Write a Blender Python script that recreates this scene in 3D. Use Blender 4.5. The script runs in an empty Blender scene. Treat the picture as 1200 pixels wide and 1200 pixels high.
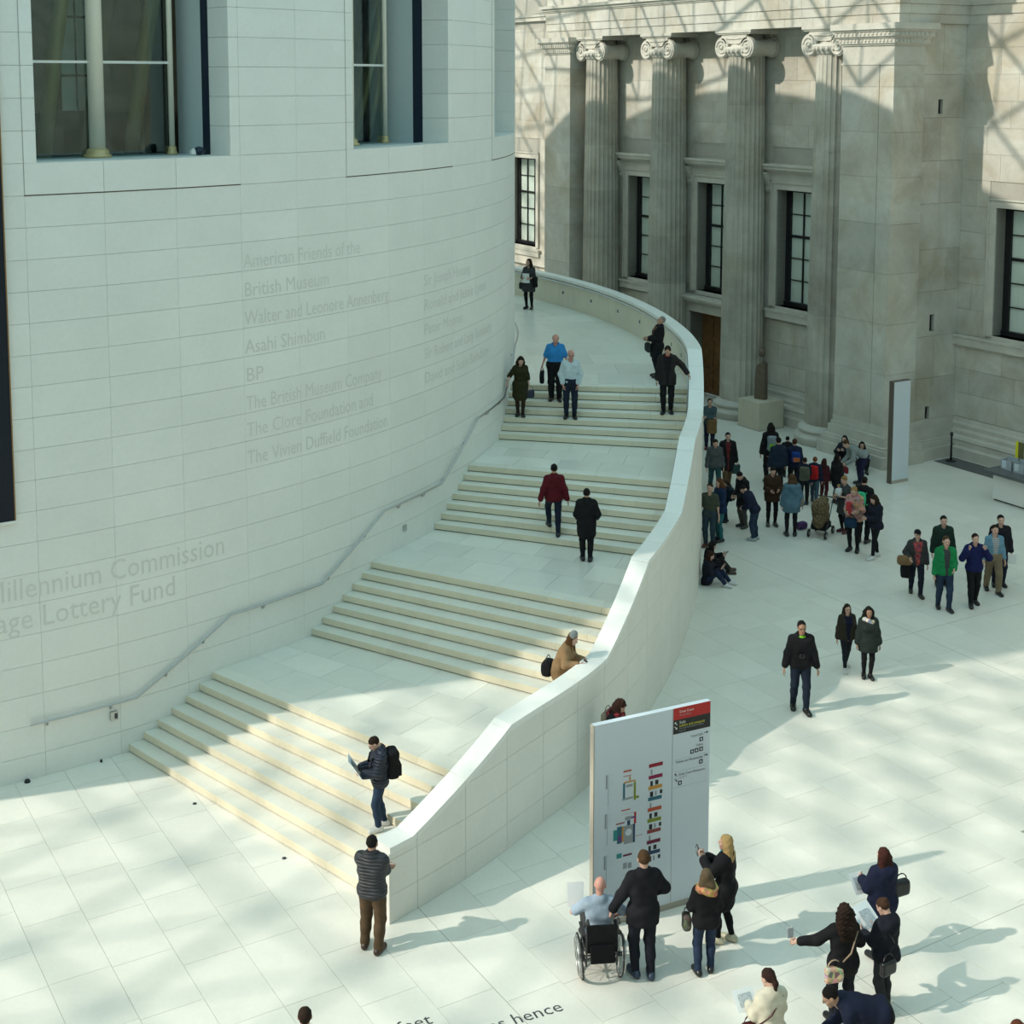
import bpy, math, random
import numpy as np
from mathutils import Vector, Matrix

sc = bpy.context.scene
col = sc.collection
rng = random.Random(7)
RAD = math.radians

# ------------------------------------------------------------------ camera
CAM_H, PITCH, FPX, PCX, PCY = 12.5, RAD(6.4), 1690.0, 600.0, 284.0
cam = bpy.data.objects.new('camera', bpy.data.cameras.new('camera'))
col.objects.link(cam)
cam.location = (0, 0, CAM_H)
cam.rotation_euler = (math.pi/2 - PITCH, 0, 0)
cam.data.sensor_width = 36.0
cam.data.sensor_fit = 'HORIZONTAL'
cam.data.lens = 36.0*FPX/1200.0
cam.data.shift_y = -(600.0 - PCY)/1200.0
cam.data.clip_end = 500
sc.camera = cam

# ------------------------------------------------------------------ sky, sun, exposure
world = bpy.data.worlds.new('sky'); sc.world = world
world.use_nodes = True
bg = world.node_tree.nodes['Background']
bg.inputs[0].default_value = (0.46, 0.85, 0.87, 1)       # even light of a thin bright haze
bg.inputs[1].default_value = 0.68
SUN_AZ, SUN_EL = RAD(18.0), RAD(36.5)          # direction the shadows run, height of the sun
skn = world.node_tree.nodes; skl = world.node_tree.links
sky = skn.new('ShaderNodeTexSky'); sky.sky_type = 'NISHITA'; sky.sun_disc = False
sky.sun_elevation = SUN_EL; sky.sun_rotation = math.atan2(-math.cos(SUN_AZ), -math.sin(SUN_AZ)); sky.dust_density = 4.0
bg2 = skn.new('ShaderNodeBackground'); bg2.inputs[1].default_value = 0.055
add = skn.new('ShaderNodeAddShader')
skl.new(sky.outputs[0], bg2.inputs[0]); skl.new(bg.outputs[0], add.inputs[0]); skl.new(bg2.outputs[0], add.inputs[1])
skl.new(add.outputs[0], skn['World Output'].inputs[0])
sun = bpy.data.objects.new('sun', bpy.data.lights.new('sun', 'SUN'))
col.objects.link(sun)
sun_dir = Vector((math.cos(SUN_AZ)*math.cos(SUN_EL), math.sin(SUN_AZ)*math.cos(SUN_EL), -math.sin(SUN_EL)))
sun.rotation_euler = sun_dir.to_track_quat('-Z', 'Y').to_euler()
sun.data.energy = 2.55
sun.data.color = (1.0, 0.94, 0.82)
sun.data.angle = RAD(0.8)
vs = sc.view_settings
vs.view_transform = 'Standard'; vs.look = 'None'; vs.gamma = 1.0; vs.use_curve_mapping = False
vs.exposure = 0.46

# ------------------------------------------------------------------ measured frames
def pix_ray(px, py):
    x = (px - PCX)/FPX; y = -(py - PCY)/FPX
    return Vector((x, math.cos(PITCH) + y*math.sin(PITCH), -math.sin(PITCH) + y*math.cos(PITCH)))
def ground(px, py, z=0.0):
    """the point of the level z that the photograph shows at a pixel"""
    d = pix_ray(px, py); t = (z - CAM_H)/d.z
    return Vector((0, 0, CAM_H)) + d*t
DC = Vector((-19.15, 40.85)); DR = 19.23        # the round reading-room wall
def pol(ang, rho, z=0.0):
    a = RAD(ang)
    return Vector((DC.x + (DR + rho)*math.cos(a), DC.y + (DR + rho)*math.sin(a), z))
def to_pol(p):
    dx, dy = p[0]-DC.x, p[1]-DC.y
    return math.degrees(math.atan2(dy, dx)), math.hypot(dx, dy) - DR
FA = RAD(31.0)                                  # portico axis; local x runs along the front, local y into it
FO = ground(955, 512.5)
FROT = FA - math.pi/2
FX = Vector((math.cos(FROT), math.sin(FROT), 0)); FY = Vector((-math.sin(FROT), math.cos(FROT), 0))
def fac(x, y, z=0.0): return Vector((FO.x, FO.y, 0)) + FX*x + FY*y + Vector((0, 0, z))
def to_fac(p):
    v = Vector((p[0]-FO.x, p[1]-FO.y, 0)); return v.dot(FX), v.dot(FY)
RISE = 0.152

# ------------------------------------------------------------------ materials
MATS = {}
def new_mat(name):
    m = bpy.data.materials.new(name); m.use_nodes = True
    MATS[name] = m
    return m, m.node_tree, m.node_tree.nodes['Principled BSDF']
def rgb(c): return (c[0], c[1], c[2], 1.0)
def stone(name, c, dark=0.86, rough=0.6, scale=1.2, objvar=0.05, bump=0.06, spec=0.3, fine=14.0, stain=None):
    m, nt, b = new_mat(name); N, L = nt.nodes, nt.links
    geo = N.new('ShaderNodeNewGeometry')
    n1 = N.new('ShaderNodeTexNoise'); n1.inputs['Scale'].default_value = scale; n1.inputs['Detail'].default_value = 6; n1.inputs['Roughness'].default_value = .62
    n2 = N.new('ShaderNodeTexNoise'); n2.inputs['Scale'].default_value = fine; n2.inputs['Detail'].default_value = 3
    L.new(geo.outputs['Position'], n1.inputs['Vector']); L.new(geo.outputs['Position'], n2.inputs['Vector'])
    r = N.new('ShaderNodeValToRGB')
    r.color_ramp.elements[0].position = .3; r.color_ramp.elements[0].color = rgb([v*dark for v in c])
    r.color_ramp.elements[1].position = .68; r.color_ramp.elements[1].color = rgb(c)
    L.new(n1.outputs['Fac'], r.inputs['Fac'])
    oi = N.new('ShaderNodeObjectInfo')
    mr = N.new('ShaderNodeMapRange'); mr.inputs['To Min'].default_value = 1-objvar; mr.inputs['To Max'].default_value = 1+objvar*.6
    L.new(oi.outputs['Random'], mr.inputs['Value'])
    mr2 = N.new('ShaderNodeMapRange'); mr2.inputs['To Min'].default_value = .96; mr2.inputs['To Max'].default_value = 1.04
    L.new(n2.outputs['Fac'], mr2.inputs['Value'])
    mu = N.new('ShaderNodeMath'); mu.operation = 'MULTIPLY'
    L.new(mr.outputs[0], mu.inputs[0]); L.new(mr2.outputs[0], mu.inputs[1])
    mx = N.new('ShaderNodeVectorMath'); mx.operation = 'SCALE'
    L.new(r.outputs['Color'], mx.inputs[0]); L.new(mu.outputs[0], mx.inputs['Scale'])
    out = mx.outputs[0]
    if stain:       # weathering blotches of their own shape
        n3 = N.new('ShaderNodeTexNoise'); n3.inputs['Scale'].default_value = .42; n3.inputs['Detail'].default_value = 5; n3.inputs['Roughness'].default_value = .7; n3.inputs['Distortion'].default_value = .6
        L.new(geo.outputs['Position'], n3.inputs['Vector'])
        r3 = N.new('ShaderNodeValToRGB'); r3.color_ramp.elements[0].position = .36; r3.color_ramp.elements[0].color = rgb(stain); r3.color_ramp.elements[1].position = .58; r3.color_ramp.elements[1].color = (1, 1, 1, 1)
        L.new(n3.outputs['Fac'], r3.inputs['Fac'])
        m3 = N.new('ShaderNodeMixRGB'); m3.blend_type = 'MULTIPLY'; m3.inputs[0].default_value = 1.0
        L.new(out, m3.inputs[1]); L.new(r3.outputs['Color'], m3.inputs[2]); out = m3.outputs[0]
    L.new(out, b.inputs['Base Color'])
    b.inputs['Roughness'].default_value = rough
    b.inputs['Specular IOR Level'].default_value = spec
    if bump:
        bp = N.new('ShaderNodeBump'); bp.inputs['Strength'].default_value = bump; bp.inputs['Distance'].default_value = .02
        L.new(n2.outputs['Fac'], bp.inputs['Height']); L.new(bp.outputs[0], b.inputs['Normal'])
    return m
def plain(name, c, rough=.6, metal=0.0, spec=.4, noise=.12, nscale=22.0, bump=0.0):
    m, nt, b = new_mat(name); N, L = nt.nodes, nt.links
    geo = N.new('ShaderNodeTexCoord'); n1 = N.new('ShaderNodeTexNoise'); n1.inputs['Scale'].default_value = nscale; n1.inputs['Detail'].default_value = 4
    L.new(geo.outputs['Object'], n1.inputs['Vector'])
    r = N.new('ShaderNodeValToRGB')
    r.color_ramp.elements[0].position = .25; r.color_ramp.elements[0].color = rgb([v*(1-noise) for v in c])
    r.color_ramp.elements[1].position = .75; r.color_ramp.elements[1].color = rgb([min(1, v*(1+noise*.5)) for v in c])
    L.new(n1.outputs['Fac'], r.inputs['Fac']); L.new(r.outputs['Color'], b.inputs['Base Color'])
    b.inputs['Roughness'].default_value = rough; b.inputs['Metallic'].default_value = metal; b.inputs['Specular IOR Level'].default_value = spec
    if bump:
        bp = N.new('ShaderNodeBump'); bp.inputs['Strength'].default_value = bump; bp.inputs['Distance'].default_value = .01
        L.new(n1.outputs['Fac'], bp.inputs['Height']); L.new(bp.outputs[0], b.inputs['Normal'])
    return m

stone('drum_stone', (.83, .83, .79), dark=.95, rough=.55, scale=.9, objvar=.025, bump=.03)
stone('drum_joint', (.70, .69, .65), dark=.9, objvar=0)
stone('engraved_shade', (.70, .695, .655), dark=.95, objvar=0)  # slightly darker tone paints the shade inside the cut letters
stone('parapet_stone', (.80, .785, .73), dark=.94, rough=.5, objvar=.02, bump=.03)
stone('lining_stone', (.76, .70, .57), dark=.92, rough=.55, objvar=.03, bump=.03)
stone('coping_stone', (.86, .85, .81), dark=.97, rough=.35, objvar=.02, bump=.02)
stone('riser_bounce_tint', (.76, .69, .53), dark=.92, rough=.6, scale=2.0, objvar=.05)  # warm bounce and weaker sky light painted into the riser colour
stone('tread_stone', (.78, .755, .67), dark=.92, rough=.5, scale=2.0, objvar=.05)
stone('landing_stone', (.78, .765, .69), dark=.93, rough=.3, scale=1.6, objvar=.09, spec=.5, bump=.01)
stone('floor_stone', (.80, .775, .70), dark=.93, rough=.28, scale=1.3, objvar=.05, spec=.5, bump=.01)
stone('floor_joint', (.62, .60, .54), dark=.9, objvar=0)
stone('old_stone', (.62, .60, .535), dark=.72, rough=.75, scale=.55, objvar=.10, bump=.10, stain=(.80,.74,.66))
stone('column_stone', (.53, .505, .44), dark=.70, rough=.75, scale=.9, objvar=.15, bump=.10, stain=(.84,.79,.72))
stone('carved_stone', (.60, .57, .50), dark=.80, rough=.7, scale=1.5, objvar=.04, bump=.06)
stone('old_joint', (.42, .40, .35), dark=.85, objvar=0)
stone('pedestal_stone', (.62, .56, .44), dark=.9, rough=.6, scale=3)
stone('statue_stone', (.16, .125, .09), dark=.7, rough=.6, scale=9)
plain('gap_shade', (.10,.085,.065), rough=.9)  # dark tone painted for shade in the step and window grooves
plain('steel', (.52, .53, .54), rough=.28, metal=1.0, noise=.05)
plain('dark_steel', (.06, .065, .07), rough=.4, metal=.4, noise=.1)
plain('roof_steel', (.55, .56, .57), rough=.5, noise=.05)
plain('white_paint', (.80, .80, .76), rough=.4, noise=.03)
plain('black_paint', (.012, .012, .014), rough=.35, noise=.1)
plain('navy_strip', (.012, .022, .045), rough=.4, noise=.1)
plain('plaster', (.55, .63, .64), rough=.6, noise=.03)
plain('gilt', (.62, .50, .26), rough=.4, metal=.3, noise=.1)
plain('cream_paint', (.80, .76, .64), rough=.45, noise=.04)
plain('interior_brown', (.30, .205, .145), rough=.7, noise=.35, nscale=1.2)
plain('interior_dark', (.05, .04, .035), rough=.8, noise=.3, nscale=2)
plain('banner_cloth', (.010, .013, .022), rough=.8, noise=.2)
plain('banner_hem', (.30, .17, .06), rough=.8, noise=.1)
plain('oak_door', (.20, .095, .035), rough=.5, noise=.35, nscale=5)
plain('blind', (.86, .85, .80), rough=.35, noise=.06, nscale=2)
def glass(name, tint, refl):
    m, nt, b = new_mat(name); N, L = nt.nodes, nt.links
    nt.nodes.remove(b)
    out = N['Material Output']
    tr = N.new('ShaderNodeBsdfTransparent'); tr.inputs[0].default_value = rgb(tint)
    gl = N.new('ShaderNodeBsdfGlossy'); gl.inputs['Roughness'].default_value = .03; gl.inputs[0].default_value = (.85, .95, .95, 1)
    fr = N.new('ShaderNodeLayerWeight'); fr.inputs[0].default_value = .5
    pw = N.new('ShaderNodeMath'); pw.operation = 'POWER'; pw.inputs[1].default_value = 4.0; L.new(fr.outputs['Facing'], pw.inputs[0])
    ad = N.new('ShaderNodeMath'); ad.operation = 'ADD'; ad.inputs[1].default_value = refl; ad.use_clamp = True
    L.new(pw.outputs[0], ad.inputs[0])
    mx = N.new('ShaderNodeMixShader'); L.new(ad.outputs[0], mx.inputs[0]); L.new(tr.outputs[0], mx.inputs[1]); L.new(gl.outputs[0], mx.inputs[2])
    L.new(mx.outputs[0], out.inputs[0])
    return m
glass('window_glass', (.78, .86, .83), .09)
glass('sash_glass', (.94, .97, .96), .05)

# ------------------------------------------------------------------ mesh helpers
class MB:
    def __init__(s): s.v = []; s.f = []
    def add(s, vs, fs):
        o = len(s.v); s.v += [tuple(v) for v in vs]; s.f += [tuple(i+o for i in f) for f in fs]; return s
    def box(s, x0, x1, y0, y1, z0, z1):
        return s.add([(x0,y0,z0),(x1,y0,z0),(x1,y1,z0),(x0,y1,z0),(x0,y0,z1),(x1,y0,z1),(x1,y1,z1),(x0,y1,z1)],
                     [(3,2,1,0),(4,5,6,7),(0,1,5,4),(1,2,6,5),(2,3,7,6),(3,0,4,7)])
    def hexa(s, low, up):      # two rings of n points, the same turning sense, seen from above counter-clockwise
        n = len(low)
        return s.add(list(low)+list(up), [tuple(range(n-1,-1,-1)), tuple(range(n,2*n))]+[(i,(i+1)%n,n+(i+1)%n,n+i) for i in range(n)])
    def lathe(s, prof, n=24, c=(0,0,0), axis='z'):
        vs, fs = [], []
        for r, z in prof:
            for i in range(n):
                a = 2*math.pi*i/n; x, y = r*math.cos(a), r*math.sin(a)
                p = (x, y, z) if axis == 'z' else ((x, z, y) if axis == 'y' else (z, x, y))
                vs.append((p[0]+c[0], p[1]+c[1], p[2]+c[2]))
        flip = axis == 'y'
        for j in range(len(prof)-1):
            for i in range(n):
                q = (j*n+i, j*n+(i+1)%n, (j+1)*n+(i+1)%n, (j+1)*n+i)
                fs.append(q[::-1] if flip else q)
        top = tuple(range((len(prof)-1)*n, len(prof)*n)); bot = tuple(range(n-1, -1, -1))
        fs.append(top[::-1] if flip else top); fs.append(bot[::-1] if flip else bot)
        return s.add(vs, fs)
    def tube(s, pts, r, n=8, cap=True, r1=None):
        pts = [Vector(p) for p in pts]; m = len(pts); vs, fs = [], []
        for k, p in enumerate(pts):
            t = (pts[min(k+1, m-1)] - pts[max(k-1, 0)]).normalized()
            up = Vector((0,0,1)) if abs(t.z) < .95 else Vector((1,0,0))
            a = t.cross(up).normalized(); b = a.cross(t).normalized()
            rr = r if r1 is None else r + (r1-r)*k/max(1, m-1)
            for i in range(n):
                an = 2*math.pi*i/n; vs.append(p + a*math.cos(an)*rr + b*math.sin(an)*rr)
        for k in range(m-1):
            for i in range(n):
                fs.append((k*n+i, k*n+(i+1)%n, (k+1)*n+(i+1)%n, (k+1)*n+i)[::-1])
        if cap: fs.append(tuple(range(n))); fs.append(tuple(range(m*n-1, (m-1)*n-1, -1)))
        return s.add(vs, fs)
    def bar(s, a, b, w, h):
        a, b = Vector(a), Vector(b); t = (b-a).normalized()
        up = Vector((0,0,1)) if abs(t.z) < .95 else Vector((1,0,0))
        x = t.cross(up).normalized()*w/2; y = x.cross(t).normalized()*h/2
        return s.add([a-x-y,a+x-y,a+x+y,a-x+y,b-x-y,b+x-y,b+x+y,b-x+y], [(0,1,2,3),(7,6,5,4),(1,0,4,5),(2,1,5,6),(3,2,6,7),(0,3,7,4)])
    def mesh(s, name, mat=None, smooth=False):
        me = bpy.data.meshes.new(name); me.from_pydata(s.v, [], s.f); me.validate(); me.update()
        if mat: me.materials.append(MATS[mat] if isinstance(mat, str) else mat)
        if smooth: me.polygons.foreach_set('use_smooth', [True]*len(me.polygons))
        return me
    def build(s, name, mat, parent=None, smooth=False, loc=None, rz=None):
        return link(name, s.mesh(name, mat, smooth), parent, loc, rz)
def link(name, me, parent=None, loc=None, rz=None):
    o = bpy.data.objects.new(name, me); col.objects.link(o)
    if parent is not None: o.parent = parent
    if loc is not None: o.location = loc
    if rz is not None: o.rotation_euler = (0, 0, rz)
    return o
def empty(name, loc=(0,0,0), rz=0.0):
    o = bpy.data.objects.new(name, None); col.objects.link(o); o.location = loc; o.rotation_euler = (0, 0, rz); o.empty_display_size = .2
    return o
def tag(o, label=None, cat=None, group=None, kind=None):
    if label: o['label'] = label
    if cat: o['category'] = cat
    if group: o['group'] = group
    if kind: o['kind'] = kind
    return o
def structure(name, label, loc=(0,0,0), rz=0.0, cat=None):
    return tag(empty(name, loc, rz), label, cat or name.split('_')[0], kind='structure')
_fontcache = {}
def text_mesh(body, size, extrude=0.0, align='LEFT', res=2, spacing=1.0):
    cu = bpy.data.curves.new('lettering', 'FONT'); cu.body = body; cu.size = size; cu.align_x = align
    cu.extrude = extrude; cu.resolution_u = res; cu.space_character = spacing
    o = bpy.data.objects.new('lettering', cu); col.objects.link(o)
    dg = bpy.context.evaluated_depsgraph_get(); dg.update()
    me = bpy.data.meshes.new_from_object(o.evaluated_get(dg))
    bpy.data.objects.remove(o); bpy.data.curves.remove(cu)
    return me

# ------------------------------------------------------------------ floor
def on_screen(p, m=40):
    v = Vector(p) - Vector((0, 0, CAM_H))
    f = v.y*math.cos(PITCH) - v.z*math.sin(PITCH)
    if f <= .5: return None
    u = v.y*math.sin(PITCH) + v.z*math.cos(PITCH)
    x, y = PCX + FPX*v.x/f, PCY - FPX*u/f
    return (x, y) if -m < x < 1200+m and -m < y < 1200+m else None
PAR = [(-50.2,7.72),(-45.8,7.47),(-42.7,7.24),(-38.1,6.98),(-28.1,6.12),(-21.3,5.64),(-14.9,5.36),(-4.8,5.13),(6.8,4.93),(20,4.95),(34,5.15),(50,5.5),(70,6.0)]
def interp(tab, x):
    if x <= tab[0][0]: return tab[0][1] + (x-tab[0][0])*(tab[1][1]-tab[0][1])/(tab[1][0]-tab[0][0])
    for (a, b), (c, d) in zip(tab, tab[1:]):
        if x <= c: return b + (d-b)*(x-a)/(c-a)
    return tab[-1][1]
def smooth_interp(tab, x):
    i = 0
    while i < len(tab)-2 and x > tab[i+1][0]: i += 1
    x1, y1 = tab[i]; x2, y2 = tab[i+1]
    x0, y0 = tab[i-1] if i > 0 else (2*x1-x2, 2*y1-y2)
    x3, y3 = tab[i+2] if i+2 < len(tab) else (2*x2-x1, 2*y2-y1)
    t = (x-x1)/(x2-x1); m1 = (y2-y0)/(x2-x0)*(x2-x1); m2 = (y3-y1)/(x3-x1)*(x2-x1)
    h = t*t*(3-2*t)
    return (1+2*t)*(1-t)**2*y1 + t*(1-t)**2*m1 + h*y2 + t*t*(t-1)*m2
def rho_out(a): return smooth_interp(PAR, a)
PT = 0.34

floor = structure('floor', 'pale polished limestone paving of the court, laid in long strips')
SW, GAP = 0.88, 0.005
b = MB(); b.box(-55, 40.5, -64, 2.6, -.30, -.035)
b.build('subfloor', 'floor_joint', floor, loc=FO, rz=FROT)
slab_meshes = {}
def slab_mesh(L):
    if L not in slab_meshes:
        m = MB(); g_ = GAP/2; m.box(g_, L-g_, g_, SW-g_, -.035, 0); slab_meshes[L] = m.mesh('paving_slab', 'floor_stone')
    return slab_meshes[L]
cells = []
j0 = (ground(493,1067) - Vector((FO.x, FO.y, 0))).dot(FY)       # one measured joint fixes the strips
for j in range(-60, 60):
    y0 = j0 + j*SW
    if y0 > 2.5 or y0 < -50: continue
    x = -16 + rng.random()*1.5
    while x < 45:
        L = rng.choice([.95, 1.15, 1.35, 1.6])
        p = fac(x+L/2, y0+SW/2)
        a, r = to_pol(p)
        hid = r < -.6 or (-47.5 < a < 60 and r < rho_out(a)-1.3)
        s_ = on_screen(p, 60)
        if s_ and not hid: cells.append((p.length, x, y0, L))
        x += L
cells.sort()
for k, (d, x, y0, L) in enumerate(cells[:300]):
    link('paving_slab', slab_mesh(L), floor, fac(x, y0), FROT)
m = MB()
for d, x, y0, L in cells[300:]:
    g_ = GAP/2; m.box(x+g_, x+L-g_, y0+g_, y0+SW-g_, -.035, rng.uniform(-.0015, 0))
tag(m.build('paving_slabs_beyond', 'floor_stone', floor, loc=FO, rz=FROT), 'paving further off', kind='stuff')

for (px, py), along, l0, l1 in (((985,705),'x',-9,16),((493,1067),'x',-.2,12),((866,1042),'x',0,9),((1065,743),'y',-3.2,9),((1120,1094),'y',-1.2,9)):
    p = ground(px, py); m = MB()
    if along == 'x': m.box(l0, l1, -.005, .005, -.02, .0012)
    else: m.box(-.005, .005, l0, l1, -.02, .0012)
    m.build('expansion_joint', 'old_joint', floor, loc=p, rz=FROT)

# ------------------------------------------------------------------ the round wall
PITCHW, A0, PW, CH, ZS = 21.0, -56.13, 4.2, 0.56, 10.52
DRUM_TOP = 20.9
wins = [A0, A0+21.0, A0+42.0]                    # left edges of the window surrounds, each three panels wide
drum = structure('wall_rotunda', 'curved pale stone wall of the round building with large windows', cat='wall')
def arc_box(m, a0, a1, r0, r1, z0, z1, n=4):
    lo_i = [pol(a0+(a1-a0)*k/n, r0, z0) for k in range(n+1)]; lo_o = [pol(a0+(a1-a0)*k/n, r1, z0) for k in range(n+1)]
    ring = lo_o + lo_i[::-1]
    m.hexa(ring, [Vector((p.x, p.y, z1)) for p in ring]) if False else None
    vs = [*lo_o, *lo_i, *[Vector((p.x,p.y,z1)) for p in lo_o], *[Vector((p.x,p.y,z1)) for p in lo_i]]
    q = n+1; fs = []
    for k in range(n):
        fs += [(k, k+1, 2*q+k+1, 2*q+k), (q+k+1, q+k, 3*q+k, 3*q+k+1), (2*q+k, 2*q+k+1, 3*q+k+1, 3*q+k), (k+1, k, q+k, q+k+1)]
    fs += [(0, 2*q, 3*q, q), (n, q+n, 3*q+n, 2*q+n)]
    m.add(vs, fs)
WTOP = 17.3
core = MB()
edges = [A0-20 + k*1.05 for k in range(-150, 193)]
def in_win(a): return any(w+.5 < a < w+12.6-.5 for w in wins)
brk = sorted(set([round(e, 4) for e in np.arange(-180, 180.01, 1.5)] + [round(w+.5, 4) for w in wins] + [round(w+12.6-.5, 4) for w in wins]))
for a0, a1 in zip(brk, brk[1:]):
    if in_win((a0+a1)/2):
        arc_box(core, a0, a1, -.65, -.03, 0, ZS+CH-.03, 1); arc_box(core, a0, a1, -.65, -.03, WTOP, DRUM_TOP, 1)
    else: arc_box(core, a0, a1, -.65, -.03, 0, DRUM_TOP, 1)
core.build('backing', 'drum_joint', drum)
cap = MB(); cap.lathe([(DR-.1, DRUM_TOP-.4), (DR+.05, DRUM_TOP-.4), (DR+.05, DRUM_TOP), (DR-.1, DRUM_TOP+.02)], 96, (DC.x, DC.y, 0))
cap.build('rim', 'drum_stone', drum)
def stair_z(a):      # level of the stair beside the wall
    t = [(-90,0),(-51.5,0),(-46.2,7*RISE),(-38.76,7*RISE),(-33.22,14*RISE),(-25.53,14*RISE),(-19.9,21*RISE),(-12.07,21*RISE),(-6.4,28*RISE),(90,28*RISE)]
    return interp(t, a)
panel_meshes = {}
def panel_mesh(h, w=PW):
    key = (round(h, 3), round(w, 3))
    if key not in panel_meshes:
        m = MB(); ga = .004/DR*180/math.pi/2; n = 4; q = n+1
        an = [RAD(ga + (w-2*ga)*k/n) for k in range(q)]
        vs = [(math.cos(t)*r, math.sin(t)*r, z) for z in (.003, h-.003) for r in (DR, DR-.03) for t in an]
        fs = []
        for k in range(n):
            fs += [(k, k+1, 2*q+k+1, 2*q+k), (2*q+k, 2*q+k+1, 3*q+k+1, 3*q+k), (k+1, k, q+k, q+k+1)]
        fs += [(0, 2*q, 3*q, q), (n, q+n, 3*q+n, 2*q+n)]
        m.add(vs, fs); me = m.mesh('stone_panel', 'drum_stone'); panel_meshes[key] = me
    return panel_meshes[key]
rows = [(ZS-CH*(k+1), CH) for k in range(18)] + [(0, ZS-CH*18)] + [(ZS+CH*k, CH) for k in range(8)]
far_panels = MB()
for kcol in range(-2, 16):
    a = A0 + kcol*PW
    k5 = (kcol % 5)
    for z, h in rows:
        if z >= ZS-.01 and k5 < 3: continue
        if z+h < stair_z(a) - .02 and a > -51: continue
        if a > 1.5 or a < -62: 
            arc_box(far_panels, a, a+PW, -.03, 0, z, z+h, 3); continue
        link('stone_panel', panel_mesh(h), drum, (DC.x, DC.y, z), RAD(a))
arc_box(far_panels, -200, A0-2*PW, -.03, 0, 0, DRUM_TOP-.4, 60)
arc_box(far_panels, A0+16*PW, 160, -.03, 0, 0, DRUM_TOP-.4, 60)
arc_box(far_panels, A0-2*PW, A0+16*PW, -.03, 0, WTOP, DRUM_TOP-.4, 40)
for kcol in range(-2, 16):
    if kcol % 5 >= 3: arc_box(far_panels, A0+kcol*PW, A0+(kcol+1)*PW, -.03, 0, ZS+8*CH, WTOP, 3)
tag(far_panels.build('stone_panels_beyond', 'drum_stone', drum), kind='stuff')

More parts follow.
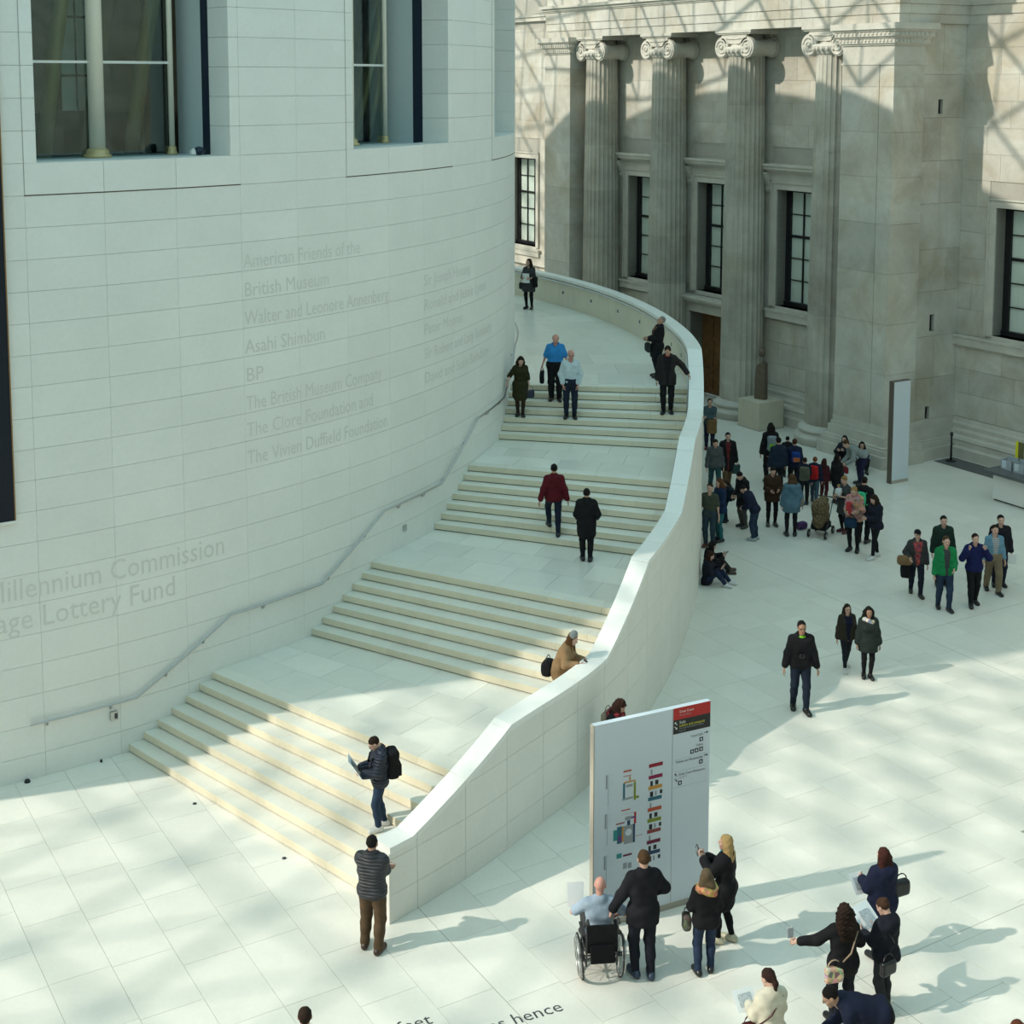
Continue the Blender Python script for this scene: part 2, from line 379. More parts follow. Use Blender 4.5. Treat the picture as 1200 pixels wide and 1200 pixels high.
# windows of the round wall
def rotunda_window(n, aw):
    w = structure('window_%d' % n, ['tall deep-set window beside the dark hanging banner', 'tall deep-set window in the middle of the curved wall', 'tall deep-set window on the turning edge of the curved wall'][n-1], cat='window')
    aL, aR = aw, aw+12.6; oL, oR = aw+.66, aw+12.6-.66
    for k in range(3):
        m = MB(); arc_box(m, aL+.015+k*PW, aL+(k+1)*PW-.009, -.64, .012, ZS+.012, ZS+CH, 4); m.build('sill_stone', 'drum_stone', w)
    m = MB(); arc_box(m, aL-.02, aR+.02, -.029, .005, ZS-.010, ZS+.012, 8); m.build('groove_shade_strip', 'gap_shade', w)  # thin dark strip paints the groove's shade below the surround
    for ga_ in (aL, aR):
        m = MB(); arc_box(m, ga_-.018, ga_+.018, -.029, .004, ZS, WTOP, 1); m.build('groove_shade_strip', 'old_joint', w)  # dark strips paint the same groove shade up both sides
    for s_, (x0, x1) in enumerate(((aL+.015, oL), (oR, aR-.015))):
        for k in range(1, 12):
            m = MB(); arc_box(m, x0, x1, -.65, .012, ZS+CH*k+.003, ZS+CH*(k+1)-.003, 2); m.build('jamb_stone', 'drum_stone', w)
    m = MB(); arc_box(m, aL, aR, -.65, .012, WTOP-.1, WTOP+.3, 8); m.build('head_stone', 'drum_stone', w)
    zb = ZS+CH
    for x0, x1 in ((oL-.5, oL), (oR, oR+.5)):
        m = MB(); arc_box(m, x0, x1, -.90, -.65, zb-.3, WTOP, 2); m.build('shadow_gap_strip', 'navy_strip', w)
        m = MB(); arc_box(m, x0, x1, -1.75, -.90, zb-.3, WTOP, 2); m.build('inner_jamb', 'plaster', w)
    m = MB(); arc_box(m, oL-.5, oR+.5, -1.85, -.65, zb-.3, zb-.02, 8); m.build('inner_sill', 'plaster', w)
    m = MB(); arc_box(m, oL-.5, oR+.5, -1.75, -.65, WTOP-.1, WTOP+.2, 8); m.build('inner_head', 'plaster', w)
    # glazing set back in the old wall
    ac = (aL+aR)/2; half = 5.3
    for sgn in (-1, 0, 1):
        p = pol(ac-.5+sgn*5.05, -1.45, zb-.02); r = .15 if sgn == 0 else .055
        cl = MB(); cl.lathe([(r, .1), (r, WTOP-zb-.1)], 16); co = cl.build('colonnette', 'cream_paint', w, True, p)
        bs = MB(); bs.lathe([(r*1.75, 0), (r*1.75, .05), (r*1.4, .08), (r*1.5, .12), (r*1.1, .17)], 16); bs.build('gilt_base', 'gilt', co, True)
    m = MB(); arc_box(m, ac-.5-5, ac-.5+5, -1.50, -1.42, 12.82, 12.87, 8); m.build('transom', 'white_paint', w)
    for x0, x1 in ((ac-5.5, ac-.5), (ac-.5, ac+4.5)):
        m = MB(); arc_box(m, x0, x1, -1.51, -1.50, zb-.02, 12.82, 5); m.build('pane', 'window_glass', w)
        m = MB(); arc_box(m, x0, x1, -1.51, -1.50, 12.87, WTOP, 5); m.build('pane', 'window_glass', w)
    # the room behind the glass
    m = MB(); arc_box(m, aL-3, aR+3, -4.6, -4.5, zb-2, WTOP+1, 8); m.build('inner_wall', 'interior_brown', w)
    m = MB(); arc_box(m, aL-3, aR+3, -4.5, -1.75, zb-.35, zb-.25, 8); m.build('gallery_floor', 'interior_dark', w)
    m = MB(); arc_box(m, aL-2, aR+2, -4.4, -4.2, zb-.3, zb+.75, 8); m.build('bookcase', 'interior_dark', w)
    for q, aa in enumerate((aL+2.2, aL+6.0, aL+9.6, aR+.8)):
        pts = [pol(aa + .10*k + (.9*(k/8)**2), -4.2 + .16*k, zb-.2+.75*k) for k in range(9)]
        m = MB(); m.tube(pts, .16, 8); m.build('rib', 'gilt' if q % 2 else 'interior_brown', w, True)
    # tall far panes seen through the room
    for aa in (aL+1.2, aL+8.0):
        m = MB(); arc_box(m, aa, aa+2.4, -4.45, -4.40, zb+.8, WTOP, 3); pn = m.build('far_pane', 'blind', w)
        for zz in (zb+1.5, zb+2.7, zb+3.9):
            m = MB(); arc_box(m, aa, aa+2.4, -4.40, -4.38, zz, zz+.05, 3); m.build('far_glazing_bar', 'interior_dark', pn)
        m = MB(); arc_box(m, aa+1.2, aa+1.3, -4.40, -4.38, zb+.8, WTOP, 1); m.build('far_glazing_bar', 'interior_dark', pn)
    return w
for i, aw in enumerate(wins): rotunda_window(i+1, aw)
sm = tag(empty('crumpled_bundle', pol(-45.05, -.62, ZS+CH), RAD(-45)), 'small crumpled dark blue and white bundle on the deep window sill', 'bundle')
m = MB(); m.lathe([(.03,0),(.11,.02),(.13,.08),(.07,.15),(.0,.17)], 7); m.build('dark_cloth', 'navy_strip', sm)
m = MB(); m.lathe([(.02,0),(.08,.02),(.07,.09),(.0,.14)], 6, (-.02,-.11,0)); m.build('white_cloth', 'white_paint', sm)

# lettering cut into the round wall, the shade of its cuts painted darker
def wall_text(body, ang, z, size, maxang=None, spacing=1.0):
    me = text_mesh(body, size, 0.0, spacing=spacing)
    xs = [v.co.x for v in me.vertices]; wd = max(xs) if xs else 1
    k = 1.0
    if maxang: k = RAD(maxang)*DR/wd
    # split long faces finely enough to follow the curve
    for v in me.vertices:
        p = pol(ang + math.degrees(v.co.x*k/DR), .0025, z + v.co.y)
        v.co = p
    me.materials.clear(); me.materials.append(MATS['engraved_shade'])
    o = link('inscription', me, drum); o['label'] = 'letters cut into the stone reading ' + body
    return o
wall_text('The Millennium Commission', -61.6, 3.36, .56, 16.4)
wall_text('Heritage Lottery Fund', -61.6, 2.80, .56, 13.15)
for k, (tx, wa) in enumerate([('American Friends of the', 9.5), ('British Museum', 6.6), ('Walter and Leonore Annenberg', 12.4), ('Asahi Shimbun', 6.2), ('BP', 1.3), ('The British Museum Company', 11.6), ('The Clore Foundation and', 10.6), ('The Vivien Duffield Foundation', 12.1)]):
    wall_text(tx, -43.45, 8.90 - .56*k + (.0 if k < 6 else .03), .40, wa)
for k, (tx, wa) in enumerate([('Sir Joseph Hotung', 7.4), ('Ronald and Jessie Lyons', 11.0), ('Peter Moores', 6.0), ('Sir Robert and Lady Sainsbury', 12.2), ('David and Susie Sainsbury', 11.6)]):
    wall_text(tx, -26.8, 7.90 - .56*k, .36, wa)

# hanging banner at the edge of the view
m = MB(); arc_box(m, -66.0, -57.26, .05, .065, 4.82, 17.0, 10)
bn = m.build('hanging_banner', 'banner_cloth'); tag(bn, 'very dark navy cloth banner hanging down the curved wall', 'banner')
m = MB(); arc_box(m, -57.30, -57.24, .045, .07, 4.82, 17.0, 1); m.build('hem', 'banner_hem', bn)
m = MB(); arc_box(m, -66.0, -57.22, .04, .08, 4.775, 4.825, 10); m.build('bottom_rail', 'white_paint', bn)

# ------------------------------------------------------------------ the stair
FL = [(-51.5,-46.2,-44.1,-40.1,0),(-38.76,-33.22,-32.6,-29.4,7),(-25.53,-19.9,-22.3,-17.6,14),(-12.07,-6.4,-12.7,-7.5,21)]
def ray_to_rho(ang, az, frac=None, target=None):
    """walk from the wall at ang along az until the parapet's inner face"""
    p0 = pol(ang, 0); d = Vector((math.cos(RAD(az)), math.sin(RAD(az)), 0))
    lo, hi = 0.0, 12.0
    for _ in range(40):
        mid = (lo+hi)/2; a, r = to_pol(p0 + d*mid)
        if r < rho_out(a) - PT + .02: lo = mid
        else: hi = mid
    return p0, p0 + d*lo
RL = []         # every riser line: (angle at wall, azimuth, level below in risers)
for a0, a1, z0, z1, k0 in FL:
    RL.append([(a0+(a1-a0)*i/6, z0+(z1-z0)*i/6, k0+i) for i in range(7)])
stair = tag(empty('staircase', (0,0,0)), 'broad curved pale stone staircase climbing around the round wall', 'staircase')
def lerp(a, b, t): return a + (b-a)*t
corem = MB()
gapj = .004
for fl in RL:
    for i, (a, az, k) in enumerate(fl):
        P0, P1 = ray_to_rho(a, az)
        if i < 6: Q0, Q1 = ray_to_rho(fl[i+1][0], fl[i+1][1])
        else: Q0, Q1 = ray_to_rho(a+.95, az+.5)
        n = 5; cuts = sorted([0, 1] + [min(.95, max(.05, (q+ .5*(k % 2) + rng.uniform(-.12, .12))/n)) for q in range(1, n)])
        zt = (k+1)*RISE
        for c0, c1 in zip(cuts, cuts[1:]):
            if c1-c0 < .03: continue
            A, B = lerp(P0, P1, c0), lerp(P0, P1, c1); C, D = lerp(Q0, Q1, c1), lerp(Q0, Q1, c0)
            e = (B-A).normalized()*gapj*.5; bk = ((D-A).normalized())*(.03 if i < 6 else 0.0)
            ring = [A+e, B-e, C-e+bk, D+e+bk]
            mb = MB(); mb.hexa([Vector((p.x,p.y,zt-RISE+.020)) for p in ring], [Vector((p.x,p.y,zt)) for p in ring])
            sb = mb.build('step_block', 'riser_bounce_tint', stair); sb.data.materials.append(MATS['tread_stone']); sb.data.polygons[1].material_index = 1  # riser faces carry the painted warm bounce, the top stays paler
        # recess below each nosing, its shade painted as a dark core
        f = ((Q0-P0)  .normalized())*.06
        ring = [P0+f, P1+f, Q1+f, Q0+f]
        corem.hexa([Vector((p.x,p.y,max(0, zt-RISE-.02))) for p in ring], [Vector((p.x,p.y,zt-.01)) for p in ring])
corem.build('step_core', 'gap_shade', stair)
# landings laid in slabs
def landing(prev, nxt, z, nang, nr):
    for i in range(nang):
        for j in range(nr):
            off = (.5/nr if i % 2 else 0)
            f0, f1 = j/nr - off, (j+1)/nr - off
            if j == nr-1: f1 = 1
            f0 = max(0, f0)
            def pt(ti, f):
                a = lerp(prev[0], nxt[0], ti); az = lerp(prev[1], nxt[1], ti)
                P0, P1 = ray_to_rho(a, az); return lerp(P0, P1, f)
            ga = .0022; t0, t1 = i/nang, (i+1)/nang
            A, B, C, D = pt(t0, f0), pt(t0, f1), pt(t1, f1), pt(t1, f0)
            cen = (A+B+C+D)/4; ring = [cen + (p-cen)*(1-.004/max(.3, (p-cen).length)) for p in (A, B, C, D)]
            mb = MB(); mb.hexa([Vector((p.x,p.y,z-.04)) for p in ring], [Vector((p.x,p.y,z)) for p in ring])
            mb.build('landing_slab', 'landing_stone', stair)
    mb = MB()
    for i in range(nang*2):
        def line(t): return ray_to_rho(lerp(prev[0], nxt[0], t), lerp(prev[1], nxt[1], t))
        (P0, P1), (Q0, Q1) = line(i/(nang*2)), line((i+1)/(nang*2))
        ring = [P0, P1, Q1, Q0]
        mb.hexa([Vector((p.x,p.y,z-.2)) for p in ring], [Vector((p.x,p.y,z-.03)) for p in ring])
    mb.build('landing_core', 'drum_joint', stair)
for q in range(3):
    a, az, k = RL[q][-1]; a2, az2, k2 = RL[q+1][0]
    landing((a+.95, az+.5), (a2+.06, az2+.05), (k+1)*RISE, 3, 6 - (q == 2))
landing((-6.4+.95, -7.0), (62, 62), 28*RISE, 18, 4)

# parapet
ZP = 1.05
TOPT = [(-60,1.2),(-48.96,1.2),(-43.9,7*RISE+ZP-.02),(-37.0,7*RISE+ZP-.02),(-31.7,14*RISE+ZP),(-24.4,14*RISE+ZP),(-18.9,21*RISE+ZP),(-11.9,21*RISE+ZP),(-6.0,28*RISE+ZP),(90,28*RISE+ZP)]
def top_z(a): return interp(TOPT, a)
APE = -49.95
def strip(m, a0, a1, r_in, r_out, zlo, zhi, step=.7):
    """curved solid between two radius functions and two height functions"""
    n = max(1, int(math.ceil((a1-a0)/step))); an = [a0+(a1-a0)*k/n for k in range(n+1)]; q = n+1
    vs = [pol(a, r_out(a), zlo(a)) for a in an] + [pol(a, r_in(a), zlo(a)) for a in an] + [pol(a, r_out(a), zhi(a)) for a in an] + [pol(a, r_in(a), zhi(a)) for a in an]
    fs = []
    for k in range(n):
        fs += [(k, k+1, 2*q+k+1, 2*q+k), (q+k+1, q+k, 3*q+k, 3*q+k+1), (2*q+k, 2*q+k+1, 3*q+k+1, 3*q+k), (k+1, k, q+k, q+k+1)]
    fs += [(0, 2*q, 3*q, q), (n, q+n, 3*q+n, 2*q+n)]
    m.add(vs, fs)
CT = .10
m = MB(); strip(m, APE+.03, 69, lambda a: rho_out(a)-PT+.03, lambda a: rho_out(a)-.02, lambda a: 0, lambda a: top_z(a)-CT-.005); m.build('parapet_core', 'drum_joint', stair)
joints = [APE, -48.75, -46.45, -44.15, -41.85, -39.5, -37.2]
while joints[-1] < 60: joints.append(joints[-1] + 2.45 + .25*math.sin(len(joints)))
kink = [a for a, z in TOPT]
zrows = [0, .44] + [.44+.56*k for k in range(1, 10)]
ga = .010
for a0, a1 in zip(joints, joints[1:]):
    for z0, z1 in zip(zrows, zrows[1:]):
        if z0 >= max(top_z(a0), top_z(a1)) - CT - .02: continue
        # merge thin slivers: the top course runs up to the coping
        mb = MB(); e = .003
        strip(mb, a0+ga, a1-ga, lambda a: rho_out(a)-.025, lambda a: rho_out(a), lambda a: min(z0+e, top_z(a)-CT), lambda a: max(min(z1-e, top_z(a)-CT), min(z0+e, top_z(a)-CT)), .4)
        mb.build('parapet_panel', 'parapet_stone', stair)
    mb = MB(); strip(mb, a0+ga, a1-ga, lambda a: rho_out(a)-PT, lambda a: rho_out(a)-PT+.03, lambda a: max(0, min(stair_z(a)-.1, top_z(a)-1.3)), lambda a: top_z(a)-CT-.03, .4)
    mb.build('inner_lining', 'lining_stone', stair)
    mb = MB()
    cuts = sorted([a0+ga] + [k for k in kink if a0+ga < k < a1-ga] + [a1-ga])
    for c0, c1 in zip(cuts, cuts[1:]): strip(mb, c0, c1, lambda a: rho_out(a)-PT-.035, lambda a: rho_out(a)+.012, lambda a: top_z(a)-CT, lambda a: top_z(a), .4)
    mb.build('coping_stone', 'coping_stone', stair)
# steel rail let in under the coping on the inner side
aa_ = []
for (a, _), (b_, _) in zip(TOPT[1:], TOPT[2:-1] + [(60, 0)]):
    n = max(1, int((b_-a)/1.2)); aa_ += [a+(b_-a)*k/n for k in range(n)]
mb = MB(); mb.tube([pol(a, rho_out(a)-PT-.055, top_z(a)-.165) for a in aa_ if a > -48.5], .022, 8); mb.build('parapet_rail', 'steel', stair, True)
# end face of the parapet
mb = MB(); strip(mb, APE-.02, APE+.05, lambda a: rho_out(a)-PT-.01, lambda a: rho_out(a), lambda a: 0, lambda a: top_z(a)-CT); mb.build('end_stone', 'parapet_stone', stair)
# small square lights let into the inner face along the top landing
for a in (-1.5, 2.5, 7.2, 12.2, 17.5, 23.2, 28.6):
    mb = MB(); strip(mb, a-.19, a+.19, lambda x: rho_out(x)-PT-.006, lambda x: rho_out(x)-PT+.01, lambda x: 28*RISE+.43, lambda x: 28*RISE+.57); fr = mb.build('step_light', 'white_paint', stair)
    mb = MB(); strip(mb, a-.14, a+.14, lambda x: rho_out(x)-PT-.010, lambda x: rho_out(x)-PT, lambda x: 28*RISE+.47, lambda x: 28*RISE+.57); mb.build('recess', 'dark_steel', fr)

# handrail on the round wall
hr = tag(empty('handrail', pol(-51, .08, 0)), 'slim steel handrail fixed along the curved wall beside the steps', 'handrail')
HR = [(-56.9,1.05),(-51.06,1.05),(-45.0,2.13),(-38.1,2.13),(-32.05,3.19),(-25.04,3.19),(-18.6,4.26),(-11.3,4.26),(-5.0,5.3),(8.0,5.3)]
an = []
for (a, _), (b_, _) in zip(HR, HR[1:]):
    n = max(1, int((b_-a)/1.0)); an += [a+(b_-a)*k/n for k in range(n)]
an.append(HR[-1][0]); o_ = hr.location
mb = MB(); mb.tube([pol(a, .085, interp(HR, a)) - o_ for a in an], .024, 8); mb.build('rail', 'steel', hr, True)
for a in (-56.0,-52.5,-49.2,-46.8,-42.6,-37.4,-34.0,-30.3,-27.3,-24.4,-20.8,-16,-12.5,-9,-6):
    z = interp(HR, a); mb = MB()
    mb.tube([pol(a, 0, z-.09)-o_, pol(a, .06, z-.09)-o_, pol(a, .085, z-.02)-o_], .012, 6); mb.tube([pol(a, .0, z-.09)-o_, pol(a, .015, z-.09)-o_], .03, 8)
    mb.build('bracket', 'steel', hr, True)
# small fittings
p = pol(-52.35, 0, .80); mb = MB(); mb.box(0, .07, -.07, .07, -.08, .08); fx = mb.build('wall_socket_box', 'steel', None, False, p, RAD(-52.35)); tag(fx, 'small steel box fixed to the curved wall under the handrail end', 'box')
mb = MB(); mb.box(.07, .078, .0, .055, -.05, .05); mb.build('cover', 'dark_steel', fx)
p = pol(-29.5, 0, 14*RISE+.42); mb = MB(); mb.box(0, .03, -.06, .06, -.07, .07); fx = mb.build('wall_socket_box', 'steel', None, False, p, RAD(-29.5)); tag(fx, 'small steel plate low on the curved wall beside the second landing', 'box')
for q, (px, py) in enumerate(((228, 942), (333, 1006))):
    p = ground(px, py); mb = MB(); mb.lathe([(.035, 0), (.035, .012), (.02, .02)], 12); fx = mb.build('floor_stud', 'dark_steel', None, True, p)
    tag(fx, ['small dark round stud in the floor beside the lowest step, nearer the curved wall', 'small dark round stud in the floor beside the lowest step, further from the curved wall'][q], 'stud', 'round floor studs')
for q, (a, w_) in enumerate(((-57.2, .07), (-53.2, .03))):
    mb = MB(); mb.lathe([(w_*.8, 0), (w_*.8, .02), (w_*.5, .05)], 10); fx = mb.build('floor_outlet', 'black_paint', None, True, pol(a, .08, 0)); tag(fx, ['larger black outlet on the floor at the foot of the curved wall', 'tiny black outlet on the floor at the foot of the curved wall near the steps'][q], 'outlet')

# ------------------------------------------------------------------ glazed roof lattice overhead
HALF_S, HALF_D = 47.0, 32.7
def roof_z(p):
    v = Vector((p.x-DC.x, p.y-DC.y, 0)); r = v.length
    lx, ly = abs(v.dot(FX)), abs(v.dot(FY))
    k = min(HALF_S/max(lx, 1e-6), HALF_D/max(ly, 1e-6)); rw = r*k
    t = max(0.0, min(1.0, (r-DR)/max(.1, rw-DR)))
    return 21.3*(1-t) + 19.4*t + 4.2*math.sin(math.pi*t)**.8
def roof_in(p):
    v = Vector((p.x-DC.x, p.y-DC.y, 0))
    return v.length > DR-.3 and abs(v.dot(FX)) < HALF_S and abs(v.dot(FY)) < HALF_D
E_ = 2.0; lat = MB()
ra = FROT + RAD(12); e1 = Vector((math.cos(ra), math.sin(ra), 0))*E_; e2 = Vector((math.cos(ra+math.pi/3), math.sin(ra+math.pi/3), 0))*E_
for i in range(-50, 51):
    for j in range(-50, 51):
        p = Vector((DC.x, DC.y, 0)) + e1*i + e2*j
        if not roof_in(p): continue
        for d in (e1, e2, e2-e1):
            q = p + d
            if roof_in(q): lat.bar((p.x, p.y, roof_z(p)), (q.x, q.y, roof_z(q)), .085, .11)
rf = lat.build('ceiling', 'roof_steel'); tag(rf, 'steel lattice of the glazed roof over the court', 'ceiling', kind='structure')

# ------------------------------------------------------------------ portico
CXS = [.62, -4.04, -8.70, -13.36]
YW, YR, YA = .65, 2.55, -.80       # wall behind the columns, wall beside the portico, face of the corner piers
ZSOF = 14.32
front = structure('wall_portico', 'old grey stone wall behind the columns with three tall windows', FO, FROT, cat='wall')
WC = [-1.71, -6.37, -11.03]; WH = 1.22; WZ0, WZ1 = 4.25, 8.55
def holes_wall(m, x0, x1, y0, y1, z0, z1, holes):
    """solid wall between y0 and y1 with rectangular openings (x0,x1,z0,z1)"""
    xs = sorted(set([x0, x1] + [h[0] for h in holes] + [h[1] for h in holes])); xs = [x for x in xs if x0 <= x <= x1]
    for a, b_ in zip(xs, xs[1:]):
        c_ = (a+b_)/2; hz = sorted([(h[2], h[3]) for h in holes if h[0] < c_ < h[1]]); z = z0
        for q0, q1 in hz:
            if q0 > z: m.box(a, b_, y0, y1, z, q0)
            z = q1
        if z < z1: m.box(a, b_, y0, y1, z, z1)
DHW, DH = 1.62, 3.40
holesP = [(c-WH, c+WH, WZ0, WZ1) for c in WC] + [(WC[1]-DHW, WC[1]+DHW, -.1, DH)]
m = MB(); holes_wall(m, -14.6, 1.75, YW+.02, YW+.9, 0, 19.2, holesP); m.build('backing', 'old_joint', front)
def ashlar(parent, x0, x1, yf, z0, z1, ch, bl, holes, name='ashlar_block', mat='old_stone', dep=.025, rnd=None):
    z = z0; row = 0
    while z < z1-.05:
        h = min(ch, z1-z); x = x0 - (bl*.5 if row % 2 else 0)
        while x < x1:
            L = bl*(1 + .18*math.sin(x*3.1+row*1.7)); a, b_ = max(x, x0), min(x+L, x1); x += L
            if b_-a < .03: continue
            parts = [(a, b_)]
            for hx0, hx1, hz0, hz1 in holes:
                if z+h <= hz0+.01 or z >= hz1-.01: continue
                np_ = []
                for p0, p1 in parts:
                    if p1 <= hx0 or p0 >= hx1: np_.append((p0, p1)); continue
                    if p0 < hx0: np_.append((p0, hx0))
                    if p1 > hx1: np_.append((hx1, p1))
                parts = np_
            for p0, p1 in parts:
                if p1-p0 < .04: continue
                mb = MB(); g_ = .004; mb.box(p0+g_, p1-g_, yf, yf+dep, z+g_, z+h-g_); mb.build(name, mat, parent)
        z += h; row += 1
ashlar(front, -14.6, 1.75, YW-.005, 1.3, ZSOF, .80, 1.5, [(c-WH-.3, c+WH+.3, WZ0-.05, WZ1+.95) for c in WC] + [(WC[1]-2.1, WC[1]+2.1, -.1, 4.05)])
def moulding(m, x0, x1, prof, cut=True):
    """profile (y, z) swept along local x"""
    n = len(prof); m.add([(x0, y, z) for y, z in prof] + [(x1, y, z) for y, z in prof],
        [(i, n+i, n+(i+1) % n, (i+1) % n) for i in range(n)] + [tuple(range(n)), tuple(range(2*n-1, n-1, -1))])
def base_prof(y): return [(y+.02,0),(y-.42,0),(y-.42,.34),(y-.36,.40),(y-.30,.40),(y-.30,.55),(y-.33,.60),(y-.30,.68),(y-.20,.74),(y-.20,.86),(y-.13,.95),(y-.13,1.08),(y-.05,1.14),(y-.02,1.26),(y+.02,1.28)]
for x0, x1 in ((-14.6, WC[1]-2.05), (WC[1]+2.05, 1.75)):
    m = MB(); moulding(m, x0, x1, base_prof(YW)); m.build('base_moulding', 'carved_stone', front)

# columns
def fluted(r, n=24, depth=.055):
    pts = []
    for i in range(n):
        a = 2*math.pi*i/n; w_ = 2*math.pi/n
        for f, dd in ((0, 0), (.12, 0), (.28, .75), (.56, 1.0), (.84, .75)):
            t = a + w_*f; q = r*(1 - depth*dd); pts.append((q*math.cos(t), q*math.sin(t)))
    return pts
def r_at(z):
    t = (z-.62)/(13.4-.62); return .80*(1-t) + .665*t + .025*math.sin(math.pi*t)*(1-t*.4)
def drum_piece(z0, z1):
    m = MB(); n = 3; rings = [fluted(r_at(z0+(z1-z0)*k/n)) for k in range(n+1)]; q = len(rings[0])
    vs = [(x, y, z0+(z1-z0)*k/n) for k, ring in enumerate(rings) for x, y in ring]
    fs = [(k*q+i, k*q+(i+1) % q, (k+1)*q+(i+1) % q, (k+1)*q+i) for k in range(n) for i in range(q)]
    fs += [tuple(range(n*q, (n+1)*q)), tuple(range(q-1, -1, -1))]
    m.add(vs, fs); return m.mesh('shaft_drum', 'column_stone')
drum_sets = []
for offs in ((.62,2.55,4.5,6.4,8.3,10.1,11.8,13.4), (.62,2.2,4.05,5.9,7.9,9.8,11.6,13.4)):
    drum_sets.append([drum_piece(a+.002, b_-.002) for a, b_ in zip(offs, offs[1:])])
base_m = MB(); base_m.lathe([(1.12,0),(1.12,.14),(1.15,.18),(1.17,.25),(1.13,.32),(1.0,.35),(.97,.40),(.98,.43),(1.02,.45),(1.04,.50),(1.0,.56),(.90,.58),(.84,.60),(.82,.66)], 40); base_me = base_m.mesh('base', 'carved_stone', True)
def spiral(cx, cz, sgn, r0, y):
    pts = []
    for k in range(46):
        t = k/45; a = math.pi/2 + sgn*t*2*math.pi*2.4; r = r0*(1-t)**.8*.93 + .03
        pts.append((cx + r*math.cos(a), y, cz + r*math.sin(a)))
    return pts
def capital_meshes():
    out = {}
    m = MB(); m.box(-1.0,1.0,-.70,.70,14.22,14.32); m.box(-.94,.94,-.66,.66,14.17,14.22); out['abacus'] = m.mesh('abacus', 'carved_stone')
    vz, vr = 13.70, .38
    for nm, sg in (('front', -1), ('back', 1)):
        m = MB(); y0, y1 = sg*.50, sg*.62; ya, yb = min(y0, y1), max(y0, y1)
        for sx in (-1, 1): m.lathe([(vr, ya), (vr, yb)], 28, (sx*.70, 0, vz), 'y')
        # dipping band between the two scrolls
        n = 14
        for k in range(n):
            xa, xb = -.70+1.4*k/n, -.70+1.4*(k+1)/n
            def zb_(x): return vz + .18 - .06*math.cos(x/.7*math.pi/2)
            m.hexa([(xa,ya,zb_(xa)),(xb,ya,zb_(xb)),(xb,yb,zb_(xb)),(xa,yb,zb_(xa))], [(xa,ya,14.17),(xb,ya,14.17),(xb,yb,14.17),(xa,yb,14.17)])
        out[nm+'_scroll_plate'] = m.mesh('scroll_plate', 'carved_stone')
        m = MB(); yy = sg*.625
        for sx in (-1, 1):
            m.tube(spiral(sx*.70, vz, sx, vr, yy), .032, 6); m.lathe([(.07, yy-.03), (.07, yy+.03)], 12, (sx*.70, 0, vz), 'y')
        m.tube([(-.70+1.4*k/12, yy, vz+.36 - .05*math.cos((-.7+1.4*k/12)/.7*math.pi/2)) for k in range(13)], .03, 6)
        out[nm+'_spiral'] = m.mesh('spiral', 'carved_stone', True)
    m = MB()
    for sx in (-1, 1):
        prof = [(vr*(1-.30*math.sin(math.pi*k/10)**.7), -.52+1.04*k/10) for k in range(11)]; m.lathe(prof, 24, (sx*.70, 0, vz), 'y')
    out['bolster'] = m.mesh('bolster', 'carved_stone', True)
    m = MB(); m.lathe([(.66,13.38),(.70,13.41),(.70,13.45),(.78,13.53),(.84,13.62),(.84,13.70),(.60,13.74),(.60,14.18)], 40); 
    for k in range(24):
        a = 2*math.pi*(k+.5)/24; m.lathe([(.0,13.46),(.045,13.49),(.06,13.57),(.04,13.66),(0,13.68)], 6, (.80*math.cos(a), .80*math.sin(a), 0))
    out['echinus'] = m.mesh('echinus', 'carved_stone', True)
    return out
capm = capital_meshes()
clabels = ['fluted Ionic column beside the wide corner pier, with seated visitors near its foot', 'fluted Ionic column beside the dark oak doorway and the pedestal', 'fluted Ionic column on the far side of the doorway, foot hidden by the parapet', 'fluted Ionic column furthest from the wide corner pier, beside the far pier']
for i, x in enumerate(CXS):
    c_ = tag(empty('column', fac(x, 0), FROT), clabels[i], 'column', 'fluted columns of the portico')
    link('base', base_me, c_)
    for me in drum_sets[i % 2]: link('shaft_drum', me, c_)
    cp = link('capital', capm['echinus'], c_)
    for k_, me in capm.items():
        if k_ != 'echinus': link(me.name.split('.')[0], me, cp)

